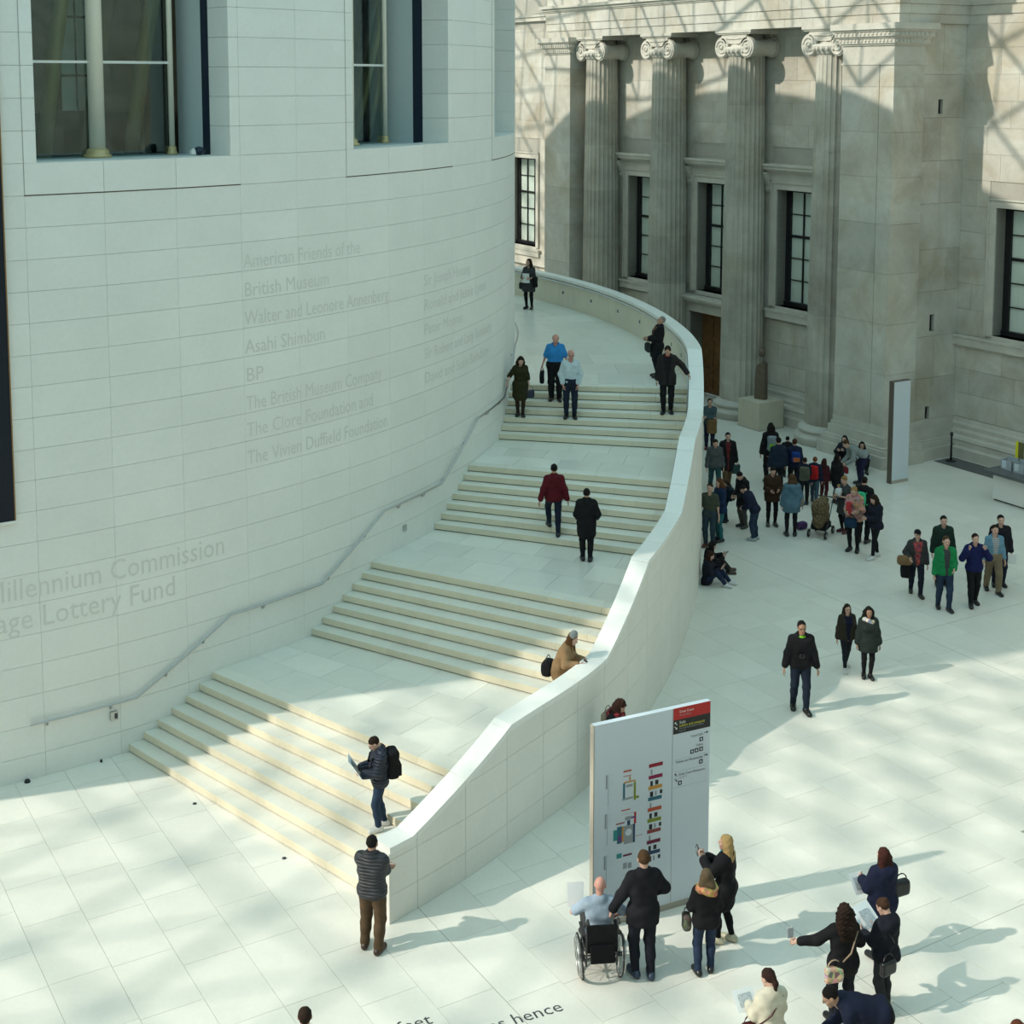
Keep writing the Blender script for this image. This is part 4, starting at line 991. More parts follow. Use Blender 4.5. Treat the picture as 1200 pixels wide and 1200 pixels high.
# ------------------------------------------------------------------ people: smooth surfaces grown around a posed skeleton
def surface_nets(f, o, h):
    s = f < 0; nx, ny, nz = f.shape
    cnt = np.zeros((nx-1, ny-1, nz-1), np.int8)
    for i in (0, 1):
        for j in (0, 1):
            for k in (0, 1): cnt += s[i:nx-1+i, j:ny-1+j, k:nz-1+k]
    mask = (cnt > 0) & (cnt < 8)
    ids = np.argwhere(mask); n = len(ids)
    idx = np.full(mask.shape, -1, np.int64); idx[mask] = np.arange(n)
    acc = np.zeros((n, 3)); w = np.zeros(n)
    corners = [(i, j, k) for i in (0, 1) for j in (0, 1) for k in (0, 1)]
    for a in corners:
        for ax in range(3):
            if a[ax]: continue
            b = list(a); b[ax] = 1
            fa = f[ids[:,0]+a[0], ids[:,1]+a[1], ids[:,2]+a[2]]; fb = f[ids[:,0]+b[0], ids[:,1]+b[1], ids[:,2]+b[2]]
            cr = (fa < 0) != (fb < 0); t = np.where(cr, fa/np.where(cr, fa-fb, 1), 0)
            p = np.zeros((n, 3)); p[:] = a; p[:, ax] = t
            acc += p*cr[:, None]; w += cr
    V = (ids + acc/w[:, None])*h + o
    Q = []
    for ax in range(3):
        b1, b2 = (ax+1) % 3, (ax+2) % 3
        sl0 = [slice(None)]*3; sl1 = [slice(None)]*3
        sl0[ax] = slice(0, -1); sl1[ax] = slice(1, None)
        e = np.argwhere(s[tuple(sl0)] != s[tuple(sl1)])
        lim = mask.shape
        e = e[(e[:, b1] > 0) & (e[:, b2] > 0) & (e[:, b1] < lim[b1]) & (e[:, b2] < lim[b2])]
        if not len(e): continue
        ins = s[e[:,0], e[:,1], e[:,2]]
        q = []
        for d1, d2 in ((-1, -1), (0, -1), (0, 0), (-1, 0)):
            c = e.copy(); c[:, b1] += d1; c[:, b2] += d2; q.append(idx[c[:,0], c[:,1], c[:,2]])
        q = np.stack(q, 1); q[~ins] = q[~ins][:, ::-1]
        Q.append(q[(q >= 0).all(1)])
    return V, (np.concatenate(Q) if Q else np.zeros((0, 4), int))
def np_mesh(name, V, Q, mats, midx=None, smooth=True):
    me = bpy.data.meshes.new(name); n, m = len(V), len(Q)
    me.vertices.add(n); me.vertices.foreach_set('co', np.asarray(V, np.float32).ravel())
    me.loops.add(m*4); me.loops.foreach_set('vertex_index', np.asarray(Q, np.int32).ravel())
    me.polygons.add(m); me.polygons.foreach_set('loop_start', np.arange(m, dtype=np.int32)*4)
    if smooth: me.polygons.foreach_set('use_smooth', np.ones(m, bool))
    for t in mats: me.materials.append(MATS[t])
    if midx is not None: me.polygons.foreach_set('material_index', np.asarray(midx, np.int32))
    me.update(calc_edges=True); me.validate()
    return me
class SDF:
    """union of rounded cones on a grid"""
    def __init__(s, prims, h, infl=0.0, k=.03, pad=.06):
        s.h = h; P = np.array([[*p[0]] for p in prims] + [[*p[1]] for p in prims]); R = max(max(p[2], p[3]) for p in prims) + infl
        s.o = P.min(0) - R - pad; n = np.ceil((P.max(0) + R + pad - s.o)/h).astype(int) + 1
        s.f = np.full(n, .5); s.ax = [s.o[i] + np.arange(n[i])*h for i in range(3)]
        for p in prims: s.cone(*p, infl=infl, k=k)
    def region(s, lo, hi):
        a = np.maximum(0, np.floor((lo - s.o)/s.h).astype(int)); b = np.minimum(s.f.shape, np.ceil((hi - s.o)/s.h).astype(int)+1)
        sl = tuple(slice(a[i], b[i]) for i in range(3))
        X = s.ax[0][sl[0]][:, None, None]; Y = s.ax[1][sl[1]][None, :, None]; Z = s.ax[2][sl[2]][None, None, :]
        return sl, X, Y, Z
    def merge(s, sl, d, k, sub=False):
        a = s.f[sl]
        if sub:
            d = -d; hh = np.maximum(k - np.abs(a-d), 0)/k; s.f[sl] = np.maximum(a, d) + hh*hh*k*.25
        else:
            hh = np.maximum(k - np.abs(a-d), 0)/k; s.f[sl] = np.minimum(a, d) - hh*hh*k*.25
    def cone(s, a, b, ra, rb, infl=0.0, k=.03, sub=False):
        a = np.array(a, float); b = np.array(b, float); ra += infl; rb += infl; R = max(ra, rb) + .07
        sl, X, Y, Z = s.region(np.minimum(a, b)-R, np.maximum(a, b)+R)
        ab = b-a; L = max(1e-9, ab@ab)
        t = np.clip(((X-a[0])*ab[0] + (Y-a[1])*ab[1] + (Z-a[2])*ab[2])/L, 0, 1)
        d = np.sqrt((X-a[0]-t*ab[0])**2 + (Y-a[1]-t*ab[1])**2 + (Z-a[2]-t*ab[2])**2) - (ra + (rb-ra)*t)
        s.merge(sl, d, k, sub)
    def ell(s, c, r, k=.02, R=None, sub=False):
        c = np.array(c, float); r = np.array(r, float); M = max(r) + .06
        sl, X, Y, Z = s.region(c-M, c+M)
        D = [X-c[0], Y-c[1], Z-c[2]]
        if R is not None: D = [sum(D[j]*R[j][i] for j in range(3)) for i in range(3)]      # R columns = local axes
        q = sum((D[i]/r[i])**2 for i in range(3)); q2 = sum((D[i]/r[i]**2)**2 for i in range(3))
        k0 = np.sqrt(q); d = k0*(k0-1)/np.maximum(np.sqrt(q2), 1e-6)
        s.merge(sl, d, k, sub)
    def clip(s, p, n):      # keep the side the normal points away from
        n = np.array(n, float); n /= np.linalg.norm(n); p = np.array(p, float)
        d = (s.ax[0][:, None, None]-p[0])*n[0] + (s.ax[1][None, :, None]-p[1])*n[1] + (s.ax[2][None, None, :]-p[2])*n[2]
        s.f = np.maximum(s.f, d)
    def fold(s, amp, fr, ph=0.0):
        X = s.ax[0][:, None, None]; Y = s.ax[1][None, :, None]; Z = s.ax[2][None, None, :]
        s.f = s.f + amp*(np.sin(fr*(Z*1.0+X*.6)+ph)*np.cos(fr*.8*(Y-.4*X)+ph*2) + .6*np.sin(fr*2.1*(Z*.7-X*.4+Y*.5)+ph*3))
    def mesh(s): return surface_nets(s.f, s.o, s.h)

def skin_mat(t):
    nm = 'skin_%s' % t
    if nm not in MATS: plain(nm, dict(pale=(.58,.36,.28), mid=(.46,.27,.19), tan=(.34,.19,.12), pink=(.60,.30,.24), dark=(.16,.085,.05))[t], rough=.5, noise=.08, nscale=8)
    return nm
_cc = {}
def cloth(c, kind='plain'):
    key = (tuple(round(v, 4) for v in c), kind)
    if key not in _cc:
        nm = 'cloth_%03d' % len(_cc); _cc[key] = nm
        if kind == 'plain': plain(nm, c, rough=.85, noise=.22, nscale=9, spec=.2, bump=.15)
        elif kind == 'leather': plain(nm, c, rough=.38, noise=.15, nscale=20, spec=.5)
        elif kind in ('check', 'spots', 'stripes'):
            m, nt, b = new_mat(nm); N, L = nt.nodes, nt.links; tc = N.new('ShaderNodeTexCoord')
            if kind == 'check':
                t = N.new('ShaderNodeTexVoronoi'); t.inputs['Scale'].default_value = 16; src = t.outputs['Color']
                hs = N.new('ShaderNodeMixRGB'); hs.blend_type = 'MULTIPLY'; hs.inputs[0].default_value = 1; hs.inputs[2].default_value = rgb([min(1, v*1.5) for v in c]); ds = N.new('ShaderNodeHueSaturation'); ds.inputs['Saturation'].default_value = .5; L.new(src, ds.inputs['Color']); L.new(ds.outputs[0], hs.inputs[1]); out = hs.outputs[0]
            elif kind == 'spots':
                t = N.new('ShaderNodeTexVoronoi'); t.inputs['Scale'].default_value = 26; src = t.outputs['Distance']
                r = N.new('ShaderNodeValToRGB'); r.color_ramp.elements[0].position = .3; r.color_ramp.elements[0].color = rgb([v*.12 for v in c]); r.color_ramp.elements[1].position = .55; r.color_ramp.elements[1].color = rgb(c); L.new(src, r.inputs[0]); out = r.outputs[0]
            else:
                t = N.new('ShaderNodeTexWave'); t.inputs['Scale'].default_value = 9; t.bands_direction = 'Z'; src = t.outputs['Fac']
                r = N.new('ShaderNodeValToRGB'); r.color_ramp.elements[0].color = rgb([v*.35 for v in c]); r.color_ramp.elements[1].color = rgb(c); L.new(src, r.inputs[0]); out = r.outputs[0]
            L.new(tc.outputs['Object'], t.inputs['Vector']); L.new(out, b.inputs['Base Color']); b.inputs['Roughness'].default_value = .85
        elif kind == 'quilt':
            m, nt, b = new_mat(nm); N, L = nt.nodes, nt.links; tc = N.new('ShaderNodeTexCoord'); t = N.new('ShaderNodeTexWave'); t.inputs['Scale'].default_value = 6.5; t.bands_direction = 'Z'; t.inputs['Distortion'].default_value = .6
            L.new(tc.outputs['Object'], t.inputs['Vector']); bp = N.new('ShaderNodeBump'); bp.inputs['Strength'].default_value = .9; bp.inputs['Distance'].default_value = .02; L.new(t.outputs['Fac'], bp.inputs['Height']); L.new(bp.outputs[0], b.inputs['Normal'])
            n1 = N.new('ShaderNodeTexNoise'); n1.inputs['Scale'].default_value = 12; L.new(tc.outputs['Object'], n1.inputs['Vector']); r = N.new('ShaderNodeValToRGB'); r.color_ramp.elements[0].color = rgb([v*.8 for v in c]); r.color_ramp.elements[1].color = rgb(c); L.new(n1.outputs['Fac'], r.inputs[0]); L.new(r.outputs[0], b.inputs['Base Color']); b.inputs['Roughness'].default_value = .55
    return _cc[key]
plain('eye', (.02,.015,.012), rough=.2); plain('lip', (.33,.11,.10), rough=.5, noise=.05)
plain('spectacles', (.01,.01,.012), rough=.3)

def make_head():
    s = SDF([((0,-.03,-.17),(0,.0,.10),.05,.05)], .0085, pad=.10)
    s.f[:] = .5
    s.ell((0,-.012,.028), (.077,.097,.092)); s.ell((0,.026,-.045), (.057,.068,.074), .03); s.cone((-.012,.066,-.098),(.012,.066,-.098),.024,.024,k=.03)
    s.cone((-.036,.076,.022),(.036,.076,.022),.013,.013,k=.02); s.cone((0,.088,.012),(0,.108,-.022),.010,.0165,k=.014)
    for x in (-1, 1):
        s.ell((x*.031,.103,.004),(.017,.018,.012),.015,sub=True); s.ell((x*.077,-.006,-.002),(.011,.022,.033),.01); s.ell((x*.040,.062,-.03),(.022,.022,.02),.02); s.ell((x*.031,.080,.004),(.015,.013,.012),.006)
    s.cone((-.019,.084,-.060),(.019,.084,-.060),.010,.010,k=.012); s.cone((-.017,.083,-.072),(.017,.083,-.072),.009,.009,k=.012)
    s.cone((0,-.025,-.06),(0,-.04,-.17),.052,.052,k=.03)
    V, Q = s.mesh(); C = V[Q].mean(1); mi = np.zeros(len(Q), int)
    for x in (-1, 1): mi[(np.linalg.norm((C-[x*.031,.09,.004])/[1,1.2,.75], axis=1) < .0125)] = 1
    mi[(abs(C[:,0]) < .024) & (C[:,1] > .082) & (abs(C[:,2]+.065) < .0135)] = 2
    return V, Q, mi
HEAD = make_head()
def make_hand(curl):
    pr = []
    for y, L, x0 in ((.031,.072,.085),(.0105,.080,.090),(-.0105,.075,.087),(-.030,.058,.080)):
        pr.append(((.0,y*.6,0),(x0,y,0),.013,.0115))
        p = np.array([x0, y, 0.]); a = 0.0
        for q, fr in enumerate((.46,.30,.24)):
            a += curl*(.8 if q == 0 else 1.0); n_ = p + np.array([math.cos(a), 0, -math.sin(a)])*L*fr; pr.append((tuple(p), tuple(n_), .0085-.0008*q, .0080-.0008*q)); p = n_
    pr.append(((.012,.018,0),(.045,.045,-.008),.014,.012)); pr.append(((.045,.045,-.008),(.075,.056,-.02-.012*curl),.0105,.0095)); pr.append(((.075,.056,-.02-.012*curl),(.100,.052,-.03-.022*curl),.0092,.008))
    pr.append(((-.05,0,0),(.02,0,0),.024,.022))
    s = SDF(pr, .0062, k=.006, pad=.02); return s.mesh()
HANDS = {'relaxed': make_hand(.35), 'grip': make_hand(1.15), 'flat': make_hand(.08)}

def rotx(v, a): return np.array([v[0], v[1]*math.cos(a)+v[2]*math.sin(a), -v[1]*math.sin(a)+v[2]*math.cos(a)])
def unit(v): v = np.array(v, float); return v/max(1e-9, np.linalg.norm(v))
def ik(S, T, l1, l2, pole):
    S, T = np.array(S, float), np.array(T, float); d = T-S; L = np.linalg.norm(d); Lc = min(max(L, abs(l1-l2)+.02), (l1+l2)*.998); u = d/max(L, 1e-6)
    T = S + u*Lc; a = (l1*l1 - l2*l2 + Lc*Lc)/(2*Lc); hgt = math.sqrt(max(0, l1*l1-a*a))
    p = np.array(pole, float); p = p - u*(p@u); p = unit(p) if np.linalg.norm(p) > 1e-4 else unit(np.cross(u, (1, 0, 0)))
    return S + u*a + p*hgt, T
ALLP = []
def person(px, py, label, top=1.75, level=0.0, rot=0.0, fem=False, skin='pale', hair=('short', (.02,.012,.008)), upper=('jacket', (.01,.01,.012)), lower=('trousers', (.012,.014,.02)), shoes=(.01,.01,.01), lf=None, rf=None, pelvis=None, lean=0, side=0, head=(0, 0), lh=None, rh=None, lel=None, rel=None, hands=('relaxed', 'relaxed'), glasses=False, group=None, res=.021, extra=None, name='person', pos=None, bulk=1.0, twist=0):
    """px, py: where the photograph shows the feet; top: standing height in metres (over 3: the pixel row of the crown)"""
    if isinstance(level, Vector): pos = level
    loc = Vector(pos) if pos is not None else ground(px, py, level)
    H = top
    if top > 3:
        lo, hi = .8, 2.2
        for _ in range(40):
            mid = (lo+hi)/2; v = loc + Vector((0,0,mid)); w = v - Vector((0,0,CAM_H)); y = PCY - FPX*(w.y*math.sin(PITCH)+w.z*math.cos(PITCH))/(w.y*math.cos(PITCH)-w.z*math.sin(PITCH))
            if y > top: lo = mid
            else: hi = mid
        H = min(1.93, lo)
    k = H/1.765
    root = empty(name, loc, RAD(rot)); tag(root, label, 'person', group)
    sw = .140 if fem else .162
    lf = np.array(lf if lf is not None else (-.10, .01, 0.)); rf = np.array(rf if rf is not None else (.10, -.01, 0.))
    pel = np.array(pelvis if pelvis is not None else (0, 0, .94)); La = RAD(lean); Sa = RAD(side)
    t = np.array([math.sin(Sa), math.sin(La), math.cos(La)]); t = unit(t); r = unit(np.cross((0, math.cos(La), -math.sin(La)), t)); f = np.cross(t, r)
    if twist:
        tw = RAD(twist); r2 = r*math.cos(tw) + f*math.sin(tw)
    else: r2 = r
    f2 = np.cross(t, r2)
    def T(a, b, c, tw=False):
        return pel + (r2 if tw else r)*a + (f2 if tw else f)*b + t*c
    shl, shr = T(-sw, 0, .462, True), T(sw, 0, .462, True)
    hipl, hipr = pel - r*.095 - t*.02, pel + r*.095 - t*.02
    lw, rw = np.array(lh if lh is not None else (-.27, .04, pel[2]-.12)), np.array(rh if rh is not None else (.27, .04, pel[2]-.12))
    el, lw = ik(shl, lw, .285, .255, lel if lel is not None else (-.35, -.9, -.1)); er, rw = ik(shr, rw, .285, .255, rel if rel is not None else (.35, -.9, -.1))
    al, ar = lf + [0, -.02, .085], rf + [0, -.02, .085]
    kl, al = ik(hipl, al, .43, .42, (-.1, 1, .2)); kr, ar = ik(hipr, ar, .43, .42, (.1, 1, .2))
    nb = T(0, -.01, .52); hp, hy = RAD(head[0]) + La*.55, RAD(head[1])
    hf_ = np.array([-math.sin(hy)*math.cos(hp), math.cos(hy)*math.cos(hp), -math.sin(hp)]); hr_ = unit(np.cross(hf_, (0, 0, 1))); hu_ = np.cross(hr_, hf_)
    nt_ = unit(.5*t + .5*hu_); hc = nb + nt_*.085 + hu_*.09 + hf_*.02
    HR = np.stack([hr_, hf_, hu_], 1)
    torso = [(T(-.075,0,0), T(.075,0,0), .115*bulk, .115*bulk), (T(-.055,0,.16), T(.055,0,.16), .105*bulk, .105*bulk), (T(-.070,.0,.30), T(.070,.0,.30), .110*bulk, .112*bulk), (T(-.082,0,.40,True), T(.082,0,.40,True), .10, .10), (T(0,-.02,.51), T(-sw,-.01,.462,True), .05, .052), (T(0,-.02,.51), T(sw,-.01,.462,True), .05, .052), (T(0,-.01,.43), T(0,-.015,.54), .075, .055)]
    if fem: torso += [(T(-.07,.085,.345), T(.07,.085,.345), .068, .068), (T(-.07,-.02,-.05), T(.07,-.02,-.05), .125, .125)]
    arms = [(shl, el, .054, .043), (el, lw, .043, .029), (shr, er, .054, .043), (er, rw, .043, .029)]
    legs = [(hipl, kl, .090, .060), (kl, al, .060, .040), (hipr, kr, .090, .060), (kr, ar, .060, .040), (kl*.7+al*.3-[0,.02,0], kl*.5+al*.5-[0,.018,0], .052, .046), (kr*.7+ar*.3-[0,.02,0], kr*.5+ar*.5-[0,.018,0], .052, .046)]
    def feet(a, base):
        fw = unit(np.array([(-.18 if a is al else .18), 1, 0.])); z = base[2]
        g_ = a.copy(); g_[2] = z
        return [(g_ + fw*(-.045) + [0,0,.048], g_ + fw*.16 + [0,0,.036], .043, .036), (g_ + fw*.05 + [0,0,.05], g_ + fw*.16 + [0,0,.034], .046, .038), (a + [0,0,.0], g_ + [0,0,.05], .046, .046)]
    fl, fr_ = feet(al, lf), feet(ar, rf)
    neck = [(T(0,-.01,.46), hc - hu_*.09 - hf_*.035, .056, .052)]
    S_ = lambda V: V*k
    kids = {}
    # body: trunk and limbs, head with a face, hands with fingers, in one mesh
    sd = SDF(torso + arms + legs + neck + [fl[0], fr_[0]], .026, infl=-.006)
    V, Q = sd.mesh(); Vs, Qs, Ms = [V], [Q], [np.zeros(len(Q), int)]; nv = len(V)
    hv, hq, hm = HEAD; Vs.append(hv @ HR.T + hc); Qs.append(hq+nv); Ms.append(hm); nv += len(hv)
    for wst, elb, kind, left in ((lw, el, hands[0], True), (rw, er, hands[1], False)):
        xv, xq = HANDS[kind]; x_ = unit(wst-elb); y_ = np.array([0, .8, .6]); y_ = unit(y_ - x_*(y_@x_)); z_ = np.cross(x_, y_)
        vv = xv.copy(); qq = xq
        if left: vv = vv*[1, 1, -1]; qq = qq[:, ::-1]
        Vs.append(vv @ np.stack([x_, y_, z_]) + wst + x_*.015); Qs.append(qq+nv); Ms.append(np.zeros(len(qq), int)); nv += len(vv)
    me = np_mesh('body', S_(np.concatenate(Vs)), np.concatenate(Qs), [skin_mat(skin), 'eye', 'lip'], np.concatenate(Ms)); link('body', me, root)
    # lower garment
    lk, lc = lower[0], lower[1]; lkind = lower[2] if len(lower) > 2 else 'plain'
    ph = rng.random()*6
    if lk in ('trousers', 'wide', 'leggings'):
        inf = dict(trousers=.016, wide=.028, leggings=.004)[lk]
        sd = SDF((torso[:2] if pel[2] > .75 else torso[:1]) + legs, res, infl=inf)
        if pel[2] > .75: sd.clip(T(0,0,.10), t)
        if lk != 'leggings': sd.fold(.0035, 26, ph)
        for a_ in (al, ar): pass
        zc = min(lf[2], rf[2]) + .03; sd.clip((0,0,zc), (0,0,-1))
    elif lk in ('skirt', 'dress'):
        hem = lower[3] if len(lower) > 3 else .45
        cl = (kl+kr)/2; sd = SDF(torso[:2] + [(hipl, hipl*.35+kl*.65, .115, .125), (hipr, hipr*.35+kr*.65, .115, .125), (pel-t*.05, pel-t*.05+(cl-pel)*.75, .15, .16)], res, infl=.012, k=.08)
        sd.clip(T(0,0,.10), t); sd.clip((0,0,hem), (0,0,-1)); sd.fold(.004, 22, ph)
    V, Q = sd.mesh(); link(dict(trousers='trousers', wide='trousers', leggings='leggings', skirt='skirt', dress='skirt')[lk], np_mesh(lk, S_(V), Q, [cloth(lc, lkind)]), root)
    if lk in ('skirt', 'dress'):
        tc = lower[4] if len(lower) > 4 else (.008,.008,.01)
        sd = SDF(legs, res, infl=.003); V, Q = sd.mesh(); link('tights', np_mesh('tights', S_(V), Q, [cloth(tc)]), root)
    # shoes
    for ft, b_ in ((fl, lf), (fr_, rf)):
        sd = SDF(ft, .014, infl=.010, k=.02); sd.clip((0,0,b_[2]+.002), (0,0,-1)); sd.clip((0,0,b_[2]+.125), (0,0,1)); V, Q = sd.mesh()
        link('shoe', np_mesh('shoe', S_(V), Q, [cloth(shoes, 'leather')]), root)
    # upper garment
    uk, uc = upper[0], upper[1]; ukind = upper[2] if len(upper) > 2 else 'plain'; 
    inf, hemo, sleeve, hood = dict(shirt=(.014,-.06,1,0), polo=(.016,-.10,.62,0), tee=(.014,-.08,.6,0), sweater=(.022,-.06,1,0), jacket=(.030,-.12,1,0), suit=(.026,-.20,1,0), puffer=(.042,-.12,1,0), hoodie=(.030,-.10,1,1), parka=(.042,-.26,1,1), coat=(.036,-.42,1,0), longcoat=(.040,-.52,1,0), dress=(.016,-.10,.85,0))[uk]
    am = []
    for (s_, e_), w_ in (((shl, el), lw), ((shr, er), rw)):
        am.append((s_, e_, .056, .047))
        if sleeve >= .99: am.append((e_, w_ + (e_-w_)*.10, .047, .040))
        else: am[-1] = (s_, s_+(e_-s_)*sleeve*1.3, .058, .056)
    pr = torso + am
    if hemo < -.15:
        hd = (hipl*.45+kl*.55 + hipr*.45+kr*.55)/2
        pr = pr + [(hipl+t*.02, hipl*.4+kl*.6, .10, .095), (hipr+t*.02, hipr*.4+kr*.6, .10, .095), (pel, hd, .135, .14)]
    if uk in ('jacket', 'coat', 'longcoat', 'suit', 'puffer', 'shirt', 'polo'): pr = pr + [(T(-.03,-.02,.52), T(.03,-.02,.52), .052, .052)]
    if hood: pr = pr + [(T(-.06,-.085,.47), T(.06,-.085,.47), .055, .055), (T(0,-.10,.40), T(0,-.09,.46), .05, .06)]
    sd = SDF(pr, res, infl=inf, k=.04); sd.fold(.0035 if uk != 'puffer' else .005, 24, ph)
    sd.clip(T(0,0,hemo), -t if hemo > -.15 else (0,0,-1)); sd.cone(T(0,.02,.52), T(0,.04,.66), .054, .075, k=.01, sub=True)
    V, Q = sd.mesh(); upo = link(dict(polo='shirt', tee='shirt', suit='jacket', puffer='jacket', longcoat='coat', parka='coat', dress='dress').get(uk, uk), np_mesh(uk, S_(V), Q, [cloth(uc, ukind)]), root)
    # hair
    hs, hcol = hair
    def hp_(x, y, z): return hc + hr_*x + hf_*y + hu_*z
    if hs not in ('bald',):
        grow = dict(short=1.0, crop=.985, long=1.03, curly=1.08, pony=1.02, bun=1.02, bob=1.05, cap=1.03, balding=.99).get(hs, 1.0)
        sd = SDF([(hp_(0,0,0), hp_(0,-.10,-.42), .10, .10)], .014, pad=.08); sd.f[:] = .5
        sd.ell(hp_(0,-.018,.033), (.083*grow, .101*grow, .096*grow), R=HR)
        sd.clip(hp_(0,.050,.045), hf_*.80 - hu_*.62)
        if hs in ('short', 'crop', 'balding', 'cap'): sd.clip(hp_(0,0,-.06), -hu_+hf_*.3)
        if hs == 'balding': sd.clip(hp_(0,0,.06), hu_*1.0)
        dn = unit(-.8*np.array([0,0,1.]) - .2*t)
        if hs in ('long', 'curly', 'bob'):
            Lh = dict(long=.34, curly=.30, bob=.15)[hs]; rr = dict(long=.060, curly=.080, bob=.062)[hs]
            for x in (-.055, 0, .055):
                a_ = hp_(x,-.045,-.02); b_ = hp_(x*1.25,-.075,-.05) + dn*Lh*.5 ; c_ = b_ + dn*Lh*.5 - f*.02
                sd.cone(a_, b_, rr, rr*1.05, k=.03); sd.cone(b_, c_, rr*1.05, rr*.7, k=.03)
            for x in (-.082, .082):
                a_ = hp_(x*.95,-.012,.0); sd.cone(a_, a_ + dn*Lh*.75 + f*.03, .026 if hs != 'curly' else .042, .024 if hs != 'curly' else .040, k=.02)
        if hs == 'pony': sd.cone(hp_(0,-.10,.02), hp_(0,-.125,-.05), .035, .035, k=.02); sd.cone(hp_(0,-.125,-.05), hp_(0,-.11,-.05)+dn*.20, .035, .018, k=.02)
        if hs == 'bun': sd.ell(hp_(0,-.085,.09), (.04,.04,.04))
        sd.fold(.0035 if hs != 'curly' else .011, 60 if hs != 'curly' else 75, ph)
        V, Q = sd.mesh(); nm = 'hair'
        if hs not in ('cap',): link('hair', np_mesh('hair', S_(V), Q, [cloth(hcol)]), root)
        else:
            link('hair', np_mesh('hair', S_(V), Q, [cloth((.03,.02,.012))]), root)
            sd = SDF([(hp_(0,-.02,.06), hp_(0,.12,.05), .10, .09)], .012, pad=.05); sd.f[:] = .5
            sd.ell(hp_(0,-.012,.045), (.092,.112,.095), R=HR); sd.clip(hp_(0,0,.05), -hu_); sd.ell(hp_(0,.11,.052), (.068,.075,.010), .01, R=HR)
            V, Q = sd.mesh(); link('cap', np_mesh('cap', S_(V), Q, [cloth(hcol)]), root)
    if glasses:
        m = MB()
        for x in (-.033, .033): m.tube([S_(hp_(x+.021*math.cos(a), .106, .004+.016*math.sin(a))) for a in np.linspace(0, 2*math.pi, 11)], .0028*k, 5, False)
        m.tube([S_(hp_(-.012,.108,.006)), S_(hp_(.012,.108,.006))], .0028*k, 5)
        for x in (-1, 1): m.tube([S_(hp_(x*.054,.104,.006)), S_(hp_(x*.082,.0,.006))], .0028*k, 5)
        m.build('spectacles', 'spectacles', root)
    M = Matrix.Translation(loc) @ Matrix.Rotation(RAD(rot), 4, 'Z')
    info = dict(upper=upo, root=root, k=k, M=M, lw=lw, rw=rw, T=T, hp=hp_, loc=loc, rot=rot, el=el, er=er, shl=shl, shr=shr, pel=pel, t=t, r=r, f=f, nb=nb)
    info['W'] = lambda v: M @ Vector([float(c)*k for c in v])
    if extra: 
        for e in extra: e(info)
    ALLP.append(info)
    return info
# garments and fittings worn by one person
def scarf(c, kind='check', fat=.05):
    def fn(i):
        T, k = i['T'], i['k']; pts = [(.12*math.cos(a)*1.1, .115*math.sin(a)-.01, .505 + .03*math.sin(a*2)) for a in np.linspace(0, 2*math.pi, 10)]
        pr = [(T(*a), T(*b), fat, fat) for a, b in zip(pts, pts[1:])]; sd = SDF(pr, .018, k=.03); sd.fold(.006, 40, 1); V, Q = sd.mesh(); link('scarf', np_mesh('scarf', V*k, Q, [cloth(c, kind)]), i['root'])
    return fn
def collar(c, w=.05, kind='plain'):
    def fn(i):
        T, k = i['T'], i['k']; m = []
        for a, b in zip(np.linspace(-2.6, 2.6, 9), np.linspace(-2.6, 2.6, 9)[1:]): m.append((T(.075*math.sin(a), .075*math.cos(a)-.0, .525), T(.075*math.sin(b), .075*math.cos(b), .525), .022, .022))
        sd = SDF(m, .012, k=.01); V, Q = sd.mesh(); link('collar', np_mesh('collar', V*k, Q, [cloth(c, kind)]), i['root'])
    return fn
def fur_hood(c):
    def fn(i):
        T, k = i['T'], i['k']; m = []
        A = np.linspace(-2.9, 2.9, 12)
        for a, b in zip(A, A[1:]): m.append((T(.135*math.sin(a), -.07-.10*math.cos(a)*.7, .46+.07*math.cos(a)*-.9), T(.135*math.sin(b), -.07-.10*math.cos(b)*.7, .46+.07*math.cos(b)*-.9), .030, .030))
        sd = SDF(m, .014, k=.02); sd.fold(.007, 90, 2); V, Q = sd.mesh(); link('fur_trim', np_mesh('fur_trim', V*k, Q, [cloth(c)]), i['root'])
    return fn
def front_panel(c, w=.06, kind='plain', z0=.0, z1=.47):
    """the shirt that shows between the open fronts of a jacket"""
    def fn(i):
        me = i['upper'].data; n = len(me.polygons); C = np.zeros(n*3, np.float32); me.polygons.foreach_get('center', C); C = C.reshape(n, 3)/i['k'] - i['pel']
        x, y, z = C@i['r'], C@i['f'], C@i['t']
        me.materials.append(MATS[cloth(c, kind)]); idx = np.zeros(n, np.int32); idx[(y > .03) & (abs(x) < w*(.55+1.0*np.clip(z, 0, .5)/.5)) & (z < .52)] = 1
        me.polygons.foreach_set('material_index', idx)
    return fn
